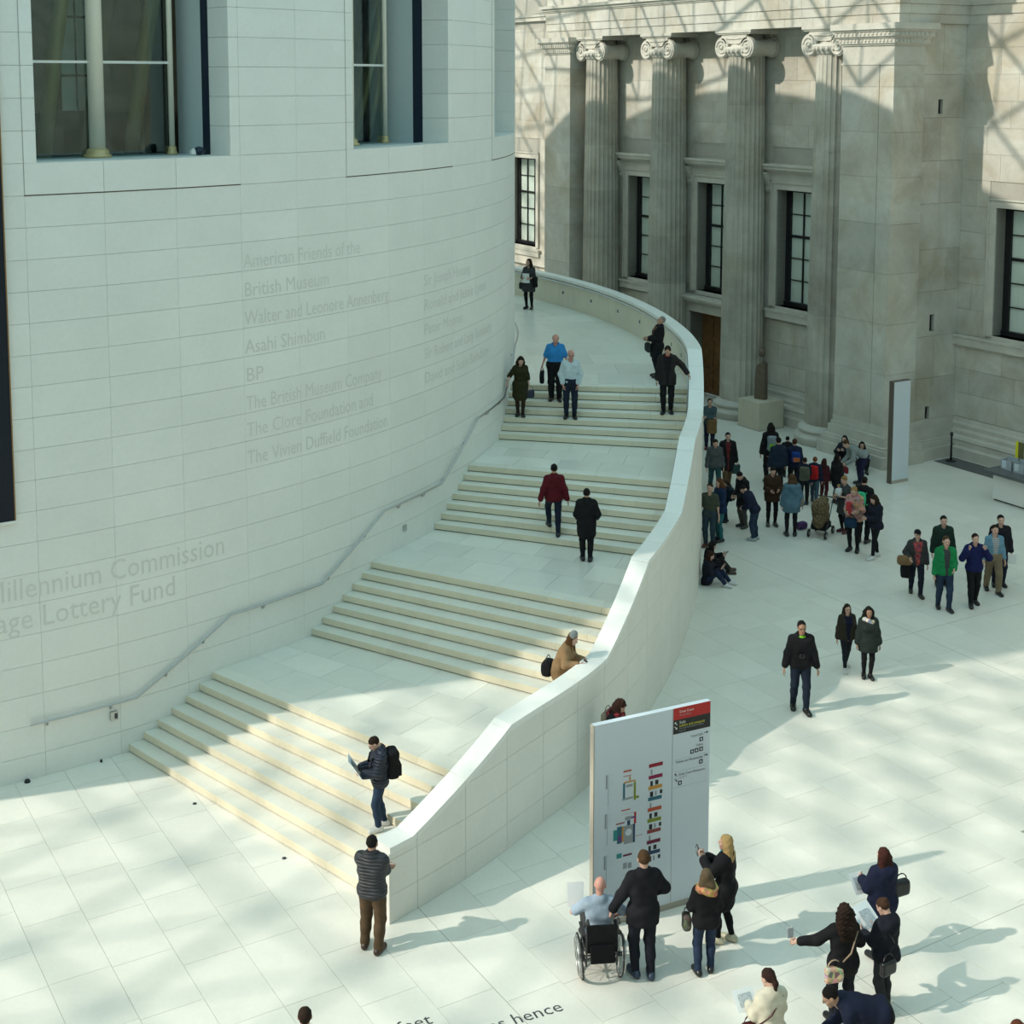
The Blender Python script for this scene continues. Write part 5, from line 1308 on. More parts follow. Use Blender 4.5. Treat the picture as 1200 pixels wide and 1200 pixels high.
# things carried: objects of their own
def rbox(name, label, cat, M, size, rad, mat, group=None):
    sx, sy, sz = [v/2-rad for v in size]; h = max(.010, min(size)/7)
    ax = [np.arange(-v-rad-2*h, v+rad+3*h, h) for v in (sx, sy, sz)]; X, Y, Z = np.meshgrid(*ax, indexing='ij')
    q = [np.maximum(abs(a)-b, 0) for a, b in zip((X, Y, Z), (sx, sy, sz))]; f = np.sqrt(q[0]**2+q[1]**2+q[2]**2) - rad + .006*np.sin(14*X+3)*np.cos(17*Z) 
    V, Q = surface_nets(f, np.array([a[0] for a in ax]), h); root = empty(name, (0,0,0)); root.matrix_world = M; tag(root, label, cat, group)
    link('body', np_mesh('bag_body', V, Q, [mat]), root); return root
def backpack(c, label, size=(.30,.17,.44), pocket=None, group=None):
    def fn(i):
        T, k = i['T'], i['k']; c0 = i['W'](T(0, -.135-size[1]/2*.95, .27)); R = Matrix.Rotation(RAD(i['rot']), 4, 'Z'); ln = math.atan2(i['t'][1], i['t'][2])
        b = rbox('backpack', label, 'backpack', Matrix.Translation(c0) @ R @ Matrix.Rotation(-ln, 4, 'X'), size, .07, cloth(c), group)
        m = MB(); m.box(-size[0]*.36, size[0]*.36, -size[1]/2-.035, -size[1]/2+.02, -size[2]*.40, -size[2]*.02); m.build('front_pocket', cloth(pocket or [v*.8 for v in c]), b)
        for x in (-.10, .10):
            m = MB(); m.tube([(x, size[1]/2-.02, size[2]*.36), (x*1.05, size[1]/2+.09, size[2]*.50), (x*1.15, size[1]/2+.24, size[2]*.30), (x*1.25, size[1]/2+.27, size[2]*.05), (x*1.5, size[1]/2+.12, -size[2]*.30), (x*1.2, size[1]/2-.02, -size[2]*.42)], .02, 6); m.build('shoulder_strap', cloth([v*.7 for v in c]), b, True)
    return fn
def handbag(c, label, at, size=(.30,.12,.22), kind='leather', strap=.0, rz=0, cat='bag', strap_to=None, matkind=None):
    """at: 'lw' / 'rw' hung from that hand, or a point in the person's own frame"""
    def fn(i):
        if isinstance(at, str): p = i['W'](i[at] + np.array([0, .01, -.10-size[2]/2-strap]))
        else: p = i['W'](at)
        b = rbox(dict(bag='handbag', coat='folded_coat', jacket='folded_jacket').get(cat, cat), label, cat, Matrix.Translation(p) @ Matrix.Rotation(RAD(i['rot']+rz), 4, 'Z'), size, min(size)*.38, cloth(c, kind))
        if cat != 'bag': return
        m = MB(); pts = [(size[0]*.36*math.cos(a), 0, size[2]*.42 + (strap+.11)*math.sin(a)) for a in np.linspace(0, math.pi, 9)]; m.tube(pts, .009, 6); m.build('handle', cloth([v*.7 for v in c], 'leather'), b, True)
        if strap_to is not None:
            iv = (Matrix.Translation(p) @ Matrix.Rotation(RAD(i['rot']+rz), 4, 'Z')).inverted(); m = MB()
            for path in strap_to: m.tube([iv @ i['W'](q) for q in path], .011, 6)
            m.build('long_strap', cloth([v*.6 for v in c], 'leather'), b, True)
    return fn
plain('paper', (.80,.83,.84), rough=.6, noise=.03); plain('paper_print', (.52,.57,.60), rough=.6, noise=.4, nscale=30)
def sheet(label, c, size=(.42,.30), tilt=50, rz=0, fold=True, name='paper_map', cat='map', prt=True, roll=0):
    """an opened sheet held at point c of the person's frame"""
    def fn(i):
        p = i['W'](c); w, h = size; o = empty(name, p, RAD(i['rot']+rz)); o.rotation_euler = (RAD(tilt), RAD(roll), RAD(i['rot']+rz)); tag(o, label, cat)
        for sx in ((-1, 1) if fold else (0,)):
            m = MB(); x0, x1 = ((-w/2, 0) if sx < 0 else (0, w/2)) if sx else (-w/2, w/2); d = .05 if sx else 0
            za, zb = (d, 0) if sx < 0 else (0, d)
            m.hexa([(x0,-h/2,za),(x1,-h/2,zb),(x1,h/2,zb),(x0,h/2,za)], [(x0,-h/2,za+.003),(x1,-h/2,zb+.003),(x1,h/2,zb+.003),(x0,h/2,za+.003)]); lf_ = m.build('leaf', 'paper', o)
            if prt:
                m = MB(); a, b = x0+(x1-x0)*.18, x0+(x1-x0)*.8; z_ = max(za, zb)+.006; m.hexa([(a,-h*.3,z_),(b,-h*.3,z_),(b,h*.28,z_),(a,h*.28,z_)], [(a,-h*.3,z_+.001),(b,-h*.3,z_+.001),(b,h*.28,z_+.001),(a,h*.28,z_+.001)]); m.build('printing', 'paper_print', lf_)
    return fn
def gadget(name, label, at, size=(.075,.012,.15), c=(.01,.01,.012), cat='phone', tilt=0, lens=False):
    def fn(i):
        p = i['W'](i[at] + np.array([0,.06,.05])) if isinstance(at, str) else i['W'](at)
        b = rbox(name, label, cat, Matrix.Translation(p) @ Matrix.Rotation(RAD(i['rot']), 4, 'Z') @ Matrix.Rotation(RAD(tilt), 4, 'X'), size, min(size)*.35, cloth(c, 'leather'))
        if lens: m = MB(); m.lathe([(.028, 0), (.026, .05), (.0, .052)], 14, (0, size[1]/2, 0), 'y'); m.build('lens', 'black_paint', b)
        else: m = MB(); m.box(-size[0]*.42, size[0]*.42, -size[1]*.5-.002, -size[1]*.5, -size[2]*.44, size[2]*.44); m.build('screen', 'acrylic', b)
    return fn

# which step of the stair a pixel stands on
def level_at(p):
    n = 0
    for fl in RL:
        for a, az, k in fl:
            P0 = pol(a, 0); d = Vector((math.cos(RAD(az)), math.sin(RAD(az)), 0)); v = Vector((p[0], p[1], 0)) - P0
            if d.x*v.y - d.y*v.x > 0: n += 1
    return n
def on_stair(px, py):
    for k in range(28, -1, -1):
        if level_at(ground(px, py, k*RISE)) >= k: return k*RISE
    return 0.0

def stair_pos(px, py):
    """the middle of the tread that a pixel stands on"""
    z = on_stair(px, py); p = ground(px, py, z); n = int(round(z/RISE)); a = RAD(to_pol(p)[0]); d = Vector((-math.sin(a), math.cos(a), 0))
    ok = [t for t in np.arange(-.5, .501, .01) if level_at(p + d*float(t)) == n]
    if ok and max(ok)-min(ok) < .7: p = p + d*float(.5*(max(ok)+min(ok)) - .02)
    p.z = z
    return p

# ------------------------------------------------------------------ the visitors
def under(px, py, h, z0=0.0):
    p = ground(px, py, z0+h); p.z = z0; return p
BLK, NAVY, CHAR, JEAN, DGRY = (.010,.010,.012), (.010,.015,.036), (.022,.024,.030), (.022,.040,.075), (.045,.047,.05)
HBLK, HBRN, HDRK, HGRY, HBLO = (.010,.008,.007), (.07,.038,.018), (.025,.014,.009), (.30,.29,.28), (.42,.28,.12)
READ = dict(lh=(-.13,.32,1.12), rh=(.13,.32,1.12), hands=('grip','grip'))
FOLD = dict(lh=(.10,.24,1.16), rh=(-.10,.26,1.14), lel=(-1,-.1,-.4), rel=(1,-.1,-.4))
POCK = dict(lh=(-.20,.09,.90), rh=(.20,.09,.90), lel=(-1,-.6,0), rel=(1,-.6,0))
WALK1 = dict(lf=(-.08,.20,0), rf=(.08,-.22,.0), pelvis=(0,0,.925))
WALK2 = dict(lf=(-.08,-.22,.0), rf=(.08,.20,0), pelvis=(0,0,.925))
SIT = dict(lf=(-.12,.62,0), rf=(.12,.55,0), pelvis=(0,0,.14), lh=(-.10,.38,.50), rh=(.12,.36,.48), hands=('grip','grip'))
L4 = 28*RISE
# on the stair
person(620, 362, 'woman in a grey dress and black tights holding papers at the top of the stair', 303, L4, 160, True, 'pale', ('long', HDRK), ('dress', DGRY), ('skirt', DGRY, 'plain', .62), BLK, lh=(-.12,.28,1.10), rh=(.14,.28,1.12), head=(0,-35), hands=('grip','grip'),
       extra=[sheet('white papers held by the woman at the top of the stair', (.0,.33,1.12), (.26,.36), 80, fold=False, name='paper_sheaf', cat='papers'), handbag(BLK, 'black bag on the hip of the woman at the top of the stair', (.25,.0,.80), (.24,.12,.26)), handbag(BLK, 'dark jacket draped over the arm of the woman at the top of the stair', (-.27,.16,.98), (.20,.16,.40), 'plain', cat='jacket')])
person(611, 486, 'woman in a dark olive dress coming down beside the handrail', 416, stair_pos(611, 486), 178, True, 'pale', ('bob', HDRK), ('dress', (.030,.028,.010)), ('skirt', (.030,.028,.010), 'plain', .48, (.035,.022,.016)), BLK, lf=(-.07,.03,.0), rf=(.07,-.03,.0), head=(28,10), rh=(.36,.10,.98), hands=('grip','grip'),
       extra=[handbag((.008,.012,.04), 'navy blue handbag carried by the woman in the olive dress', 'lw', (.28,.14,.22))])
person(650, 471, 'heavy man in a bright blue polo shirt on the upper steps', 390, stair_pos(650, 471), 176, False, 'pink', ('balding', (.25,.14,.07)), ('polo', (.035,.24,.58)), ('wide', BLK), (.02,.012,.008), head=(25,5), bulk=1.22, rh=(.36,.0,.84), lh=(-.36,.02,.88), hands=('relaxed','grip'), lf=(-.1,.03,0), rf=(.1,-.03,0),
       extra=[handbag(BLK, 'black and white carrier bag held by the man in the blue polo shirt', 'rw', (.12,.30,.34), 'plain')])
person(668, 491, 'grey-haired man in a pale shirt with hands in his pockets on the upper steps', 409, stair_pos(668, 491), 178, False, 'pink', ('balding', (.55,.53,.50)), ('shirt', (.55,.64,.68)), ('trousers', (.014,.020,.038)), BLK, head=(12,8), glasses=True, **POCK)
person(770, 442, 'grey-haired visitor in a dark coat leaning back on the parapet and looking up', 370, L4, 100, True, 'mid', ('short', (.20,.19,.18)), ('coat', BLK), ('leggings', BLK), (.02,.012,.01), head=(-22,5), lean=-6, lh=(-.05,.26,1.12), rh=(.08,.26,1.10), extra=[front_panel((.12,.05,.03)), handbag((.03,.032,.035), 'dark shoulder bag of the visitor leaning on the parapet', (.05,.26,.86), (.30,.14,.26), 'plain')])
person(782, 482, 'man in a dark open suit jacket stepping down with a hand on the parapet', 403, stair_pos(782, 482), 174, False, 'mid', ('short', HDRK), ('suit', (.022,.020,.020)), ('trousers', BLK), BLK, head=(32,0), lh=(-.50,.06,1.04), lf=(-.09,-.03,.0), rf=(.09,.03,0.0), extra=[front_panel(BLK, .07, z0=-.08), collar((.30,.01,.02))])
person(650, 628, 'man in a dark red hooded top climbing the steps', 545, stair_pos(650, 628), 4, False, 'mid', ('short', HBLK), ('hoodie', (.10,.008,.014)), ('trousers', (.012,.018,.035)), BLK, lf=(-.09,.31,RISE), rf=(.09,-.03,0), pelvis=(0,.08,.955), rh=(.34,.02,.84), lh=(-.36,-.02,.86), bulk=1.08)
person(687, 657, 'man in a black coat climbing the steps behind the red top', 572, stair_pos(687, 657), -4, False, 'mid', ('short', HBLK), ('coat', BLK), ('trousers', BLK), BLK, lf=(-.08,.02,0), rf=(.09,-.04,0), lh=(-.20,.22,.98), rh=(.24,.20,1.0))
person(0, 0, 'woman in a camel coat and grey cap leaning on the parapet', 1.60, 0, -112, True, 'pale', ('long', (.11,.05,.02)), ('coat', (.30,.19,.10)), ('trousers', DGRY), BLK, pos=pol(-38.0, 6.22, 7*RISE), lean=24, pelvis=(0,-.06,.93), head=(12,-5), lh=(-.12,.40,1.10), rh=(.16,.40,1.10), hands=('grip','flat'), extra=[handbag(BLK, 'round black bag at the back of the woman in the camel coat', (.10,-.26,.92), (.30,.20,.30), 'plain'), gadget('phone', 'phone held over the parapet by the woman in the camel coat', (.02,.54,1.14), tilt=60)])
GC = ALLP[-1]
sd = SDF([(GC['hp'](0,-.02,.06), GC['hp'](0,-.02,.10), .09, .08)], .012, pad=.05); V, Q = sd.mesh(); link('knitted_cap', np_mesh('knitted_cap', V*GC['k'], Q, [cloth((.26,.28,.28))]), GC['root'])
person(443, 972, 'man in a navy padded jacket reading a map on the lowest steps', 860, stair_pos(443, 972), 106, False, 'pale', ('short', HDRK), ('puffer', (.012,.018,.040), 'quilt'), ('trousers', JEAN), (.62,.62,.60), head=(38,0), glasses=True, lf=(-.10,.06,0), rf=(.09,-.08,0), res=.017, **READ,
       extra=[backpack(BLK, 'black backpack worn by the man reading a map on the steps', (.32,.20,.48)), sheet('opened visitor map held by the man on the lowest steps', (.0,.46,1.16), (.52,.34), 58)])
person(437, 1113, 'man in a charcoal padded jacket and brown trousers standing with folded arms', 979, 0, -14, False, 'mid', ('short', HBLK), ('puffer', (.026,.028,.036), 'quilt'), ('wide', (.095,.060,.034)), (.05,.025,.016), lf=(-.13,.04,0), rf=(.11,-.05,0), head=(5,0), res=.017, **FOLD)
# along the lower edge of the view
person(0, 0, 'dark-haired visitor in a charcoal jacket standing alone near the floor lettering', 1.74, 0, 5, False, 'mid', ('short', HDRK), ('jacket', CHAR), pos=under(357, 1180, 1.74))
person(0, 0, 'woman in a cream jacket with a dark ponytail looking at a sheet', 1.66, 0, 22, True, 'pale', ('pony', (.03,.014,.010)), ('jacket', (.62,.58,.47)), ('trousers', JEAN), BLK, pos=under(904, 1136, 1.66), head=(18,15), res=.017, **READ,
       extra=[sheet('white sheet held by the woman in the cream jacket', (-.16,.36,1.16), (.30,.26), 45, fold=False), handbag((.10,.015,.015), 'dark red bag slung on the woman in the cream jacket', (-.26,.10,.90), (.20,.10,.24), 'check', strap_to=[[(-.24,.0,1.0), (-.08,-.16,1.24), (.13,-.09,1.43), (.12,.05,1.44)]])])
person(0, 0, 'man in a navy sweater bending far forward', 1.78, 0, 92, False, 'mid', ('short', HBLK), ('sweater', (.010,.014,.034)), ('trousers', BLK), BLK, pos=under(1022, 1172, 1.08), lean=80, pelvis=(0,-.12,.92), lh=(-.18,.55,.62), rh=(.16,.55,.60), head=(-12,0), res=.017, bulk=1.12)
person(0, 0, 'visitor with short reddish brown hair a few steps from the bending man', 1.70, 0, 10, True, 'mid', ('short', (.10,.03,.015)), ('jacket', CHAR), pos=under(1193, 1195, 1.70))
# around the map sign
WCP = (ground(683, 1147) + ground(724, 1143))*.5
person(0, 0, 'bald man in a light blue shirt sitting in the wheelchair', 1.76, 0, 6, False, 'pink', ('bald', HGRY), ('polo', (.34,.42,.52)), ('trousers', DGRY), BLK, pos=WCP + Vector((-.01,.16,0)), pelvis=(0,0,.57), lf=(-.11,.58,.13), rf=(.11,.58,.13), lh=(-.27,.30,.78), rh=(.27,.18,.70), lel=(-1,-.5,-.3), rel=(1,-.5,-.3), head=(6,-20), res=.017, bulk=1.12, extra=[sheet('white card held by the man in the wheelchair', (-.28,.40,.92), (.24,.34), 75, fold=False, prt=False, cat='card', name='white_card')])
person(753, 1143, 'man in a dark suit standing behind the wheelchair with a hand on its handle', 996, 0, 12, False, 'pale', ('short', HBRN), ('suit', (.012,.012,.016)), ('trousers', (.012,.014,.022)), (.03,.05,.09), lf=(-.10,.02,0), rf=(.09,-.06,0), lh=(-.42,.10,.88), rh=(.22,.24,1.02), rel=(1,-.6,-.2), hands=('grip','relaxed'), res=.017, extra=[collar((.7,.7,.72))])
person(849, 1104, 'woman with long blonde hair in a black coat photographing the map sign', 978, 0, 68, True, 'pale', ('long', HBLO), ('coat', BLK), ('leggings', BLK), (.52,.49,.36), lf=(-.08,.10,0), rf=(.08,-.08,0), lh=(-.07,.34,1.34), rh=(.08,.32,1.30), hands=('grip','grip'), res=.017, extra=[gadget('tablet', 'black tablet held up by the blonde woman', (0,.46,1.40), (.18,.012,.13), tilt=-20, cat='tablet'), collar((.05,.40,.45))])
person(826, 1140, 'woman in a black jacket and jeans with a colourful scarf, facing the map sign', 1018, 0, 6, True, 'pale', ('bob', (.12,.085,.05)), ('jacket', BLK), ('trousers', (.020,.034,.070)), BLK, lf=(-.12,-.02,0), rf=(.10,.05,0), lh=(-.20,.24,1.0), rh=(.16,.26,1.05), res=.017, extra=[scarf((.50,.28,.12), 'check', .062), handbag((.10,.085,.07), 'patterned grey pouch at the side of the woman with the colourful scarf', (-.30,.06,.86), (.12,.18,.24), 'check')])
person(0, 0, 'man with a red and black scarf behind the map sign', 1.74, 0, -120, False, 'mid', ('curly', (.04,.016,.012)), ('jacket', (.02,.02,.024)), ('trousers', BLK), BLK, pos=under(722, 815, 1.76), head=(35,0), **READ, extra=[scarf((.32,.02,.03), 'stripes', .05), handbag((.34,.28,.20), 'beige bag on the shoulder of the man behind the map sign', (-.10,-.22,1.30), (.30,.14,.22), 'plain')])
# foreground right
person(0, 0, 'woman in a navy parka with a fur-trimmed hood', 1.68, 0, 24, True, 'pale', ('long', (.045,.014,.010)), ('parka', (.012,.016,.042)), ('trousers', BLK), BLK, pos=under(1036, 993, 1.68), res=.017, **READ, extra=[fur_hood((.20,.16,.11)), handbag(BLK, 'black handbag on the arm of the woman in the navy parka', (.30,-.04,1.08), (.28,.13,.24)), sheet('white sheet held by the woman in the navy parka', (-.16,.36,1.05), (.24,.30), 50, fold=False)])
person(0, 0, 'woman with long curly dark hair holding a phone out at arm length', 1.68, 0, 14, True, 'pale', ('curly', (.022,.012,.008)), ('suit', BLK), ('trousers', (.012,.014,.022)), BLK, pos=under(990, 1057, 1.70), lh=(-.60,.16,1.20), lel=(-.1,-.3,-1), rh=(.24,.26,1.04), hands=('grip','relaxed'), res=.017, lf=(-.13,.02,0), rf=(.12,-.02,0),
       extra=[gadget('phone', 'white phone held out by the woman with curly hair', (-.72,.20,1.32), (.09,.014,.16), (.5,.5,.5)), handbag((.62,.45,.32), 'small colourful patterned shoulder bag of the woman with curly hair', (-.20,-.12,.82), (.26,.10,.22), 'check', strap_to=[[(-.12,-.12,.93), (.02,-.19,1.14), (.16,-.10,1.40)]])])
person(1036, 1186, 'visitor in a black jacket and dark grey trousers looking at a large opened map', 1053, 0, 34, True, 'pale', ('bun', (.06,.03,.018)), ('hoodie', (.012,.014,.022)), ('trousers', (.030,.032,.036)), BLK, lf=(-.08,-.04,0), rf=(.09,.05,0), head=(28,8), res=.017, **READ, extra=[sheet('large opened map held by the visitor in the black jacket', (-.06,.48,1.16), (.62,.42), 35), handbag(BLK, 'small black box bag at the hip of the visitor with the large map', (-.17,-.19,.86), (.26,.10,.20), strap_to=[[(-.17,-.17,.97), (-.06,-.20,1.2), (-.13,-.08,1.44)]])])
# middle of the court
person(937, 832, 'man in a black jacket with a camera on his chest walking forward', 727, 0, 182, False, 'tan', ('short', HBLK), ('jacket', BLK), ('trousers', (.012,.018,.034)), (.012,.012,.012), head=(3,0), glasses=True, lf=(-.09,.16,0), rf=(.10,-.10,0), lh=(-.30,.08,.86), rh=(.32,.02,.84), extra=[collar((.16,.45,.03)), gadget('camera', 'small camera hanging on the chest of the man in the black jacket', (.02,.19,1.14), (.11,.05,.08), cat='camera', lens=True)])
person(991, 784, 'woman in glasses and an olive brown jacket with white shoes', 707, 0, 186, True, 'pale', ('long', HDRK), ('jacket', (.030,.026,.018)), ('leggings', (.012,.014,.02)), (.6,.6,.58), glasses=True, extra=[front_panel((.008,.010,.028), .065, z0=-.05)], **WALK2)
person(1016, 794, 'woman in a dark green parka with a pale checked scarf', 711, 0, 178, True, 'tan', ('curly', HBLK), ('parka', (.022,.030,.026)), ('leggings', BLK), BLK, extra=[scarf((.62,.58,.50), 'check', .05)], lf=(-.07,.05,0), rf=(.07,-.03,0))
person(1073, 697, 'young man in a dark cap carrying coats over his arm', 620, 0, 176, False, 'pale', ('cap', BLK), ('jacket', (.040,.040,.042)), ('trousers', (.012,.016,.03)), (.02,.02,.02), extra=[front_panel((.30,.06,.06), .075, 'check', -.06), handbag((.20,.12,.06), 'brown coat with red lining over the arm of the young man in the cap', (.34,.16,.98), (.36,.18,.24), 'plain', cat='coat'), handbag(BLK, 'black coat hanging from the arm of the young man in the cap', (.30,.10,.72), (.24,.14,.44), 'plain', cat='coat')], rh=(.24,.20,1.05), **WALK1)
person(1106, 714, 'young man in a bright green zip jacket and jeans', 628, 0, 180, False, 'pale', ('short', HBRN), ('hoodie', (.010,.20,.065)), ('trousers', JEAN), (.015,.015,.02), extra=[front_panel((.05,.055,.06), .055, 'stripes', -.06)], lh=(-.12,.28,1.06), lf=(-.08,.14,0), rf=(.10,-.12,0))
person(0, 0, 'young man in a dark green jacket behind the bright green jacket', 1.80, 0, 180, False, 'pale', ('short', HBLK), ('hoodie', (.012,.028,.022)), ('trousers', BLK), BLK, pos=under(1106, 604, 1.80))
person(1140, 709, 'young man in a blue jacket with both hands at his shoulders', 625, 0, 180, False, 'pale', ('short', HDRK), ('jacket', (.010,.014,.075)), ('trousers', BLK), BLK, lh=(-.20,.16,1.40), rh=(.20,.16,1.40), lel=(-1,.3,-1.4), rel=(1,.3,-1.4), hands=('grip','grip'), lf=(-.08,-.10,0), rf=(.09,.14,0))
person(1163, 694, 'young man in an open light blue shirt and khaki trousers', 614, 0, 182, False, 'pale', ('short', HDRK), ('shirt', (.13,.26,.36)), ('wide', (.20,.155,.10)), BLK, extra=[front_panel((.45,.48,.50), .06, 'stripes', -.06)], **WALK1)
person(0, 0, 'young man in a dark hooded top behind the light blue shirt', 1.82, 0, 176, False, 'pale', ('short', HBLK), ('hoodie', (.012,.012,.018)), ('trousers', NAVY), BLK, pos=under(1173, 603, 1.82), extra=[sheet('white leaflet carried low by the young man in the dark hooded top', (-.28,.10,.70), (.20,.28), 75, fold=False, name='leaflet', cat='leaflet')])
# group between the stair and the portico
person(837, 578, 'boy in a grey jacket and teal trousers walking with a friend', 513, 0, 186, False, 'pale', ('short', HDRK), ('jacket', (.075,.085,.09)), ('trousers', (.025,.075,.085)), NAVY, head=(20,0), **WALK1)
person(852, 572, 'boy in a black coat and tan trousers with a green bag', 506, 0, 180, False, 'pale', ('short', HBLK), ('coat', BLK), ('trousers', (.13,.08,.045)), BLK, extra=[front_panel((.12,.02,.02), .05, z0=-.05), handbag((.035,.075,.075), 'grey green bag carried by the boy in the black coat', 'lw', (.26,.12,.30), 'plain')], **WALK2)
person(0, 0, 'man in a blue sweater with a tan coat on his arm beside the stair wall', 1.76, 0, 176, False, 'pale', ('short', HBLK), ('sweater', (.055,.085,.10)), ('trousers', (.014,.018,.04)), (.10,.015,.015), pos=under(832, 467, 1.76), glasses=True, **FOLD, extra=[handbag((.17,.10,.045), 'tan coat hanging over the arm of the man beside the stair wall', (-.06,.26,.86), (.34,.16,.50), 'plain', cat='coat')])
person(831, 641, 'boy in a grey shirt and blue jeans half hidden by the stair wall', 566, 0, 160, False, 'pale', ('short', HDRK), ('tee', (.06,.07,.05)), ('trousers', (.03,.055,.075)), (.12,.04,.025))
person(843, 634, 'woman in a navy jacket and teal trousers beside the stair wall', 560, 0, 110, True, 'pale', ('bob', (.10,.045,.02)), ('jacket', (.012,.028,.075)), ('trousers', (.030,.13,.15)), BLK, head=(10,0), lh=(-.1,.26,1.1), rh=(.1,.26,1.1))
person(850, 612, 'child in dark blue with a backpack behind the woman in teal trousers', 563, 0, 70, False, 'pale', ('short', HDRK), ('jacket', (.012,.02,.035)), ('trousers', (.012,.03,.045)), BLK, extra=[backpack((.010,.025,.040), 'dark blue backpack of the child behind the woman in teal trousers', (.28,.16,.38))])
person(871, 618, 'dark-haired man in a long black top looking down', 550, 0, 120, False, 'pale', ('short', HBLK), ('coat', BLK), ('trousers', (.07,.07,.065)), (.05,.05,.05), head=(35,0), lean=8, lh=(-.1,.30,1.02), rh=(.1,.30,1.0), bulk=1.1)
person(884, 633, 'youth in a dark navy jacket and jeans bending beside the black top', 1.62, 0, 60, False, 'pale', ('short', HBLK), ('jacket', NAVY), ('trousers', JEAN), (.35,.38,.38), lean=30, head=(30,0), lh=(-.1,.34,.95), rh=(.1,.34,.95))
person(904, 616, 'man in a brown jacket holding a camera strap, facing forward', 546, 0, 180, False, 'pale', ('short', HBLK), ('suit', (.045,.022,.013)), ('leggings', BLK), (.05,.05,.05), head=(22,0), lh=(-.14,.28,1.12), rh=(.10,.28,1.10), bulk=1.1)
person(927, 628, 'woman in a light blue belted coat seen from behind', 555, 0, -4, True, 'pale', ('bob', HBRN), ('parka', (.085,.16,.22)), ('leggings', BLK), BLK, lf=(-.12,0,0), rf=(.10,.02,0), rh=(.30,.06,.86), extra=[handbag((.24,.20,.16), 'pale shoulder bag of the woman in the light blue coat', (.26,.06,.98), (.12,.24,.28), 'plain')])
person(902, 566, 'long-haired visitor in black with a pale grey and lime backpack', 493, 0, 3, True, 'pale', ('long', HBLK), ('jacket', BLK), ('trousers', BLK), BLK, extra=[backpack((.22,.27,.30), 'pale grey and lime backpack worn by the long-haired visitor', (.30,.18,.48), (.22,.50,.03))])
person(911, 579, 'small child in a dark jacket beside the lime backpack', 512, 0, 10, False, 'pale', ('short', HBLK), ('jacket', (.014,.024,.045)), ('trousers', BLK), BLK)
person(922, 559, 'small child in black between two backpacks', 511, 0, -10, False, 'pale', ('short', HBLK), ('jacket', BLK), ('trousers', BLK), BLK)
person(930, 576, 'child in navy with a blue and orange backpack', 514, 0, 2, False, 'pale', ('short', (.05,.022,.012)), ('jacket', (.010,.016,.045)), ('trousers', BLK), BLK, extra=[backpack((.012,.045,.22), 'blue and orange backpack worn by the child in navy', (.27,.15,.32), (.45,.14,.05))])
person(942, 591, 'child in navy with a grey green backpack', 536, 0, -12, False, 'pale', ('short', HDRK), ('jacket', (.010,.014,.030)), ('trousers', BLK), BLK, extra=[backpack((.085,.09,.065), 'grey green backpack worn by the child in navy', (.30,.18,.42))])
person(954, 589, 'red-haired child with a bright red backpack', 535, 0, -25, False, 'pale', ('short', (.14,.045,.02)), ('jacket', NAVY), ('trousers', (.05,.085,.12)), (.05,.07,.1), extra=[backpack((.38,.012,.014), 'bright red backpack worn by the red-haired child', (.28,.20,.42))], lf=(-.1,.15,0), rf=(.1,-.15,0))
person(965, 586, 'girl dressed all in maroon', 537, 0, -40, True, 'pale', ('long', (.05,.018,.012)), ('jacket', (.10,.022,.03)), ('trousers', (.10,.018,.026)), (.30,.30,.30))
person(980, 590, 'broad person in a long black coat with a fur collar', 532, 0, -60, True, 'pale', ('long', HBLK), ('longcoat', BLK), ('trousers', BLK), BLK, bulk=1.15, extra=[fur_hood((.03,.022,.016))])
person(1008, 568, 'man in a grey sweater bending over towards the children', 1.80, 0, 98, False, 'pale', ('short', HBRN), ('sweater', (.24,.27,.27)), ('trousers', (.016,.018,.05)), BLK, lean=62, pelvis=(0,-.1,.92), lh=(-.15,.52,.72), rh=(.15,.52,.70), extra=[handbag((.16,.012,.02), 'dark red bag held by the bending man in the grey sweater', 'lw', (.24,.14,.20), 'plain')])
SITA = ground(1004, 549); SITB = ground(1021, 549)
person(0, 0, 'long-haired woman in dark clothes sitting against the foot of the wide pier', 1.66, 0, 150, True, 'pale', ('long', HBLK), ('jacket', (.012,.014,.024)), ('trousers', BLK), BLK, pos=fac(3.0, YA-.70), **SIT)
person(0, 0, 'dark-haired woman in a grey and white top sitting on the floor by the wide pier', 1.66, 0, 170, True, 'mid', ('bob', HBLK), ('sweater', (.34,.38,.40)), ('trousers', BLK), BLK, pos=fac(3.9, YA-.80), **SIT)
person(989, 624, 'blonde woman in a grey dress carrying a baby', 557, 0, 120, True, 'pale', ('bun', (.26,.15,.06)), ('dress', (.050,.055,.055)), ('skirt', (.050,.055,.055), 'plain', .60), (.07,.012,.02), head=(18,0), lh=(-.08,.30,1.18), rh=(.12,.28,1.12))
BM = ALLP[-1]
person(0, 0, 'baby in a white top held against the blonde woman', .72, 0, 20, False, 'pink', ('crop', (.35,.22,.10)), ('tee', (.60,.66,.68)), ('trousers', (.12,.11,.10)), (.3,.3,.3), pos=BM['W']((-.04,.30,.92)), pelvis=(0,0,.60), lf=(-.14,.40,.36), rf=(.14,.40,.36))
person(1000, 646, 'woman with short blond hair in a floral top holding something red', 568, 0, 150, True, 'pale', ('short', (.30,.18,.07)), ('jacket', (.45,.25,.20), 'check'), ('leggings', BLK), BLK, head=(30,0), lh=(-.14,.30,1.14), rh=(.10,.30,1.10), extra=[handbag((.42,.04,.045), 'red bundle held by the woman in the floral top', (.06,.30,1.22), (.14,.12,.34), 'plain', cat='bundle'), handbag((.012,.035,.075), 'dark blue shoulder bag of the woman in the floral top', (.02,.24,.82), (.34,.16,.26), 'plain')])
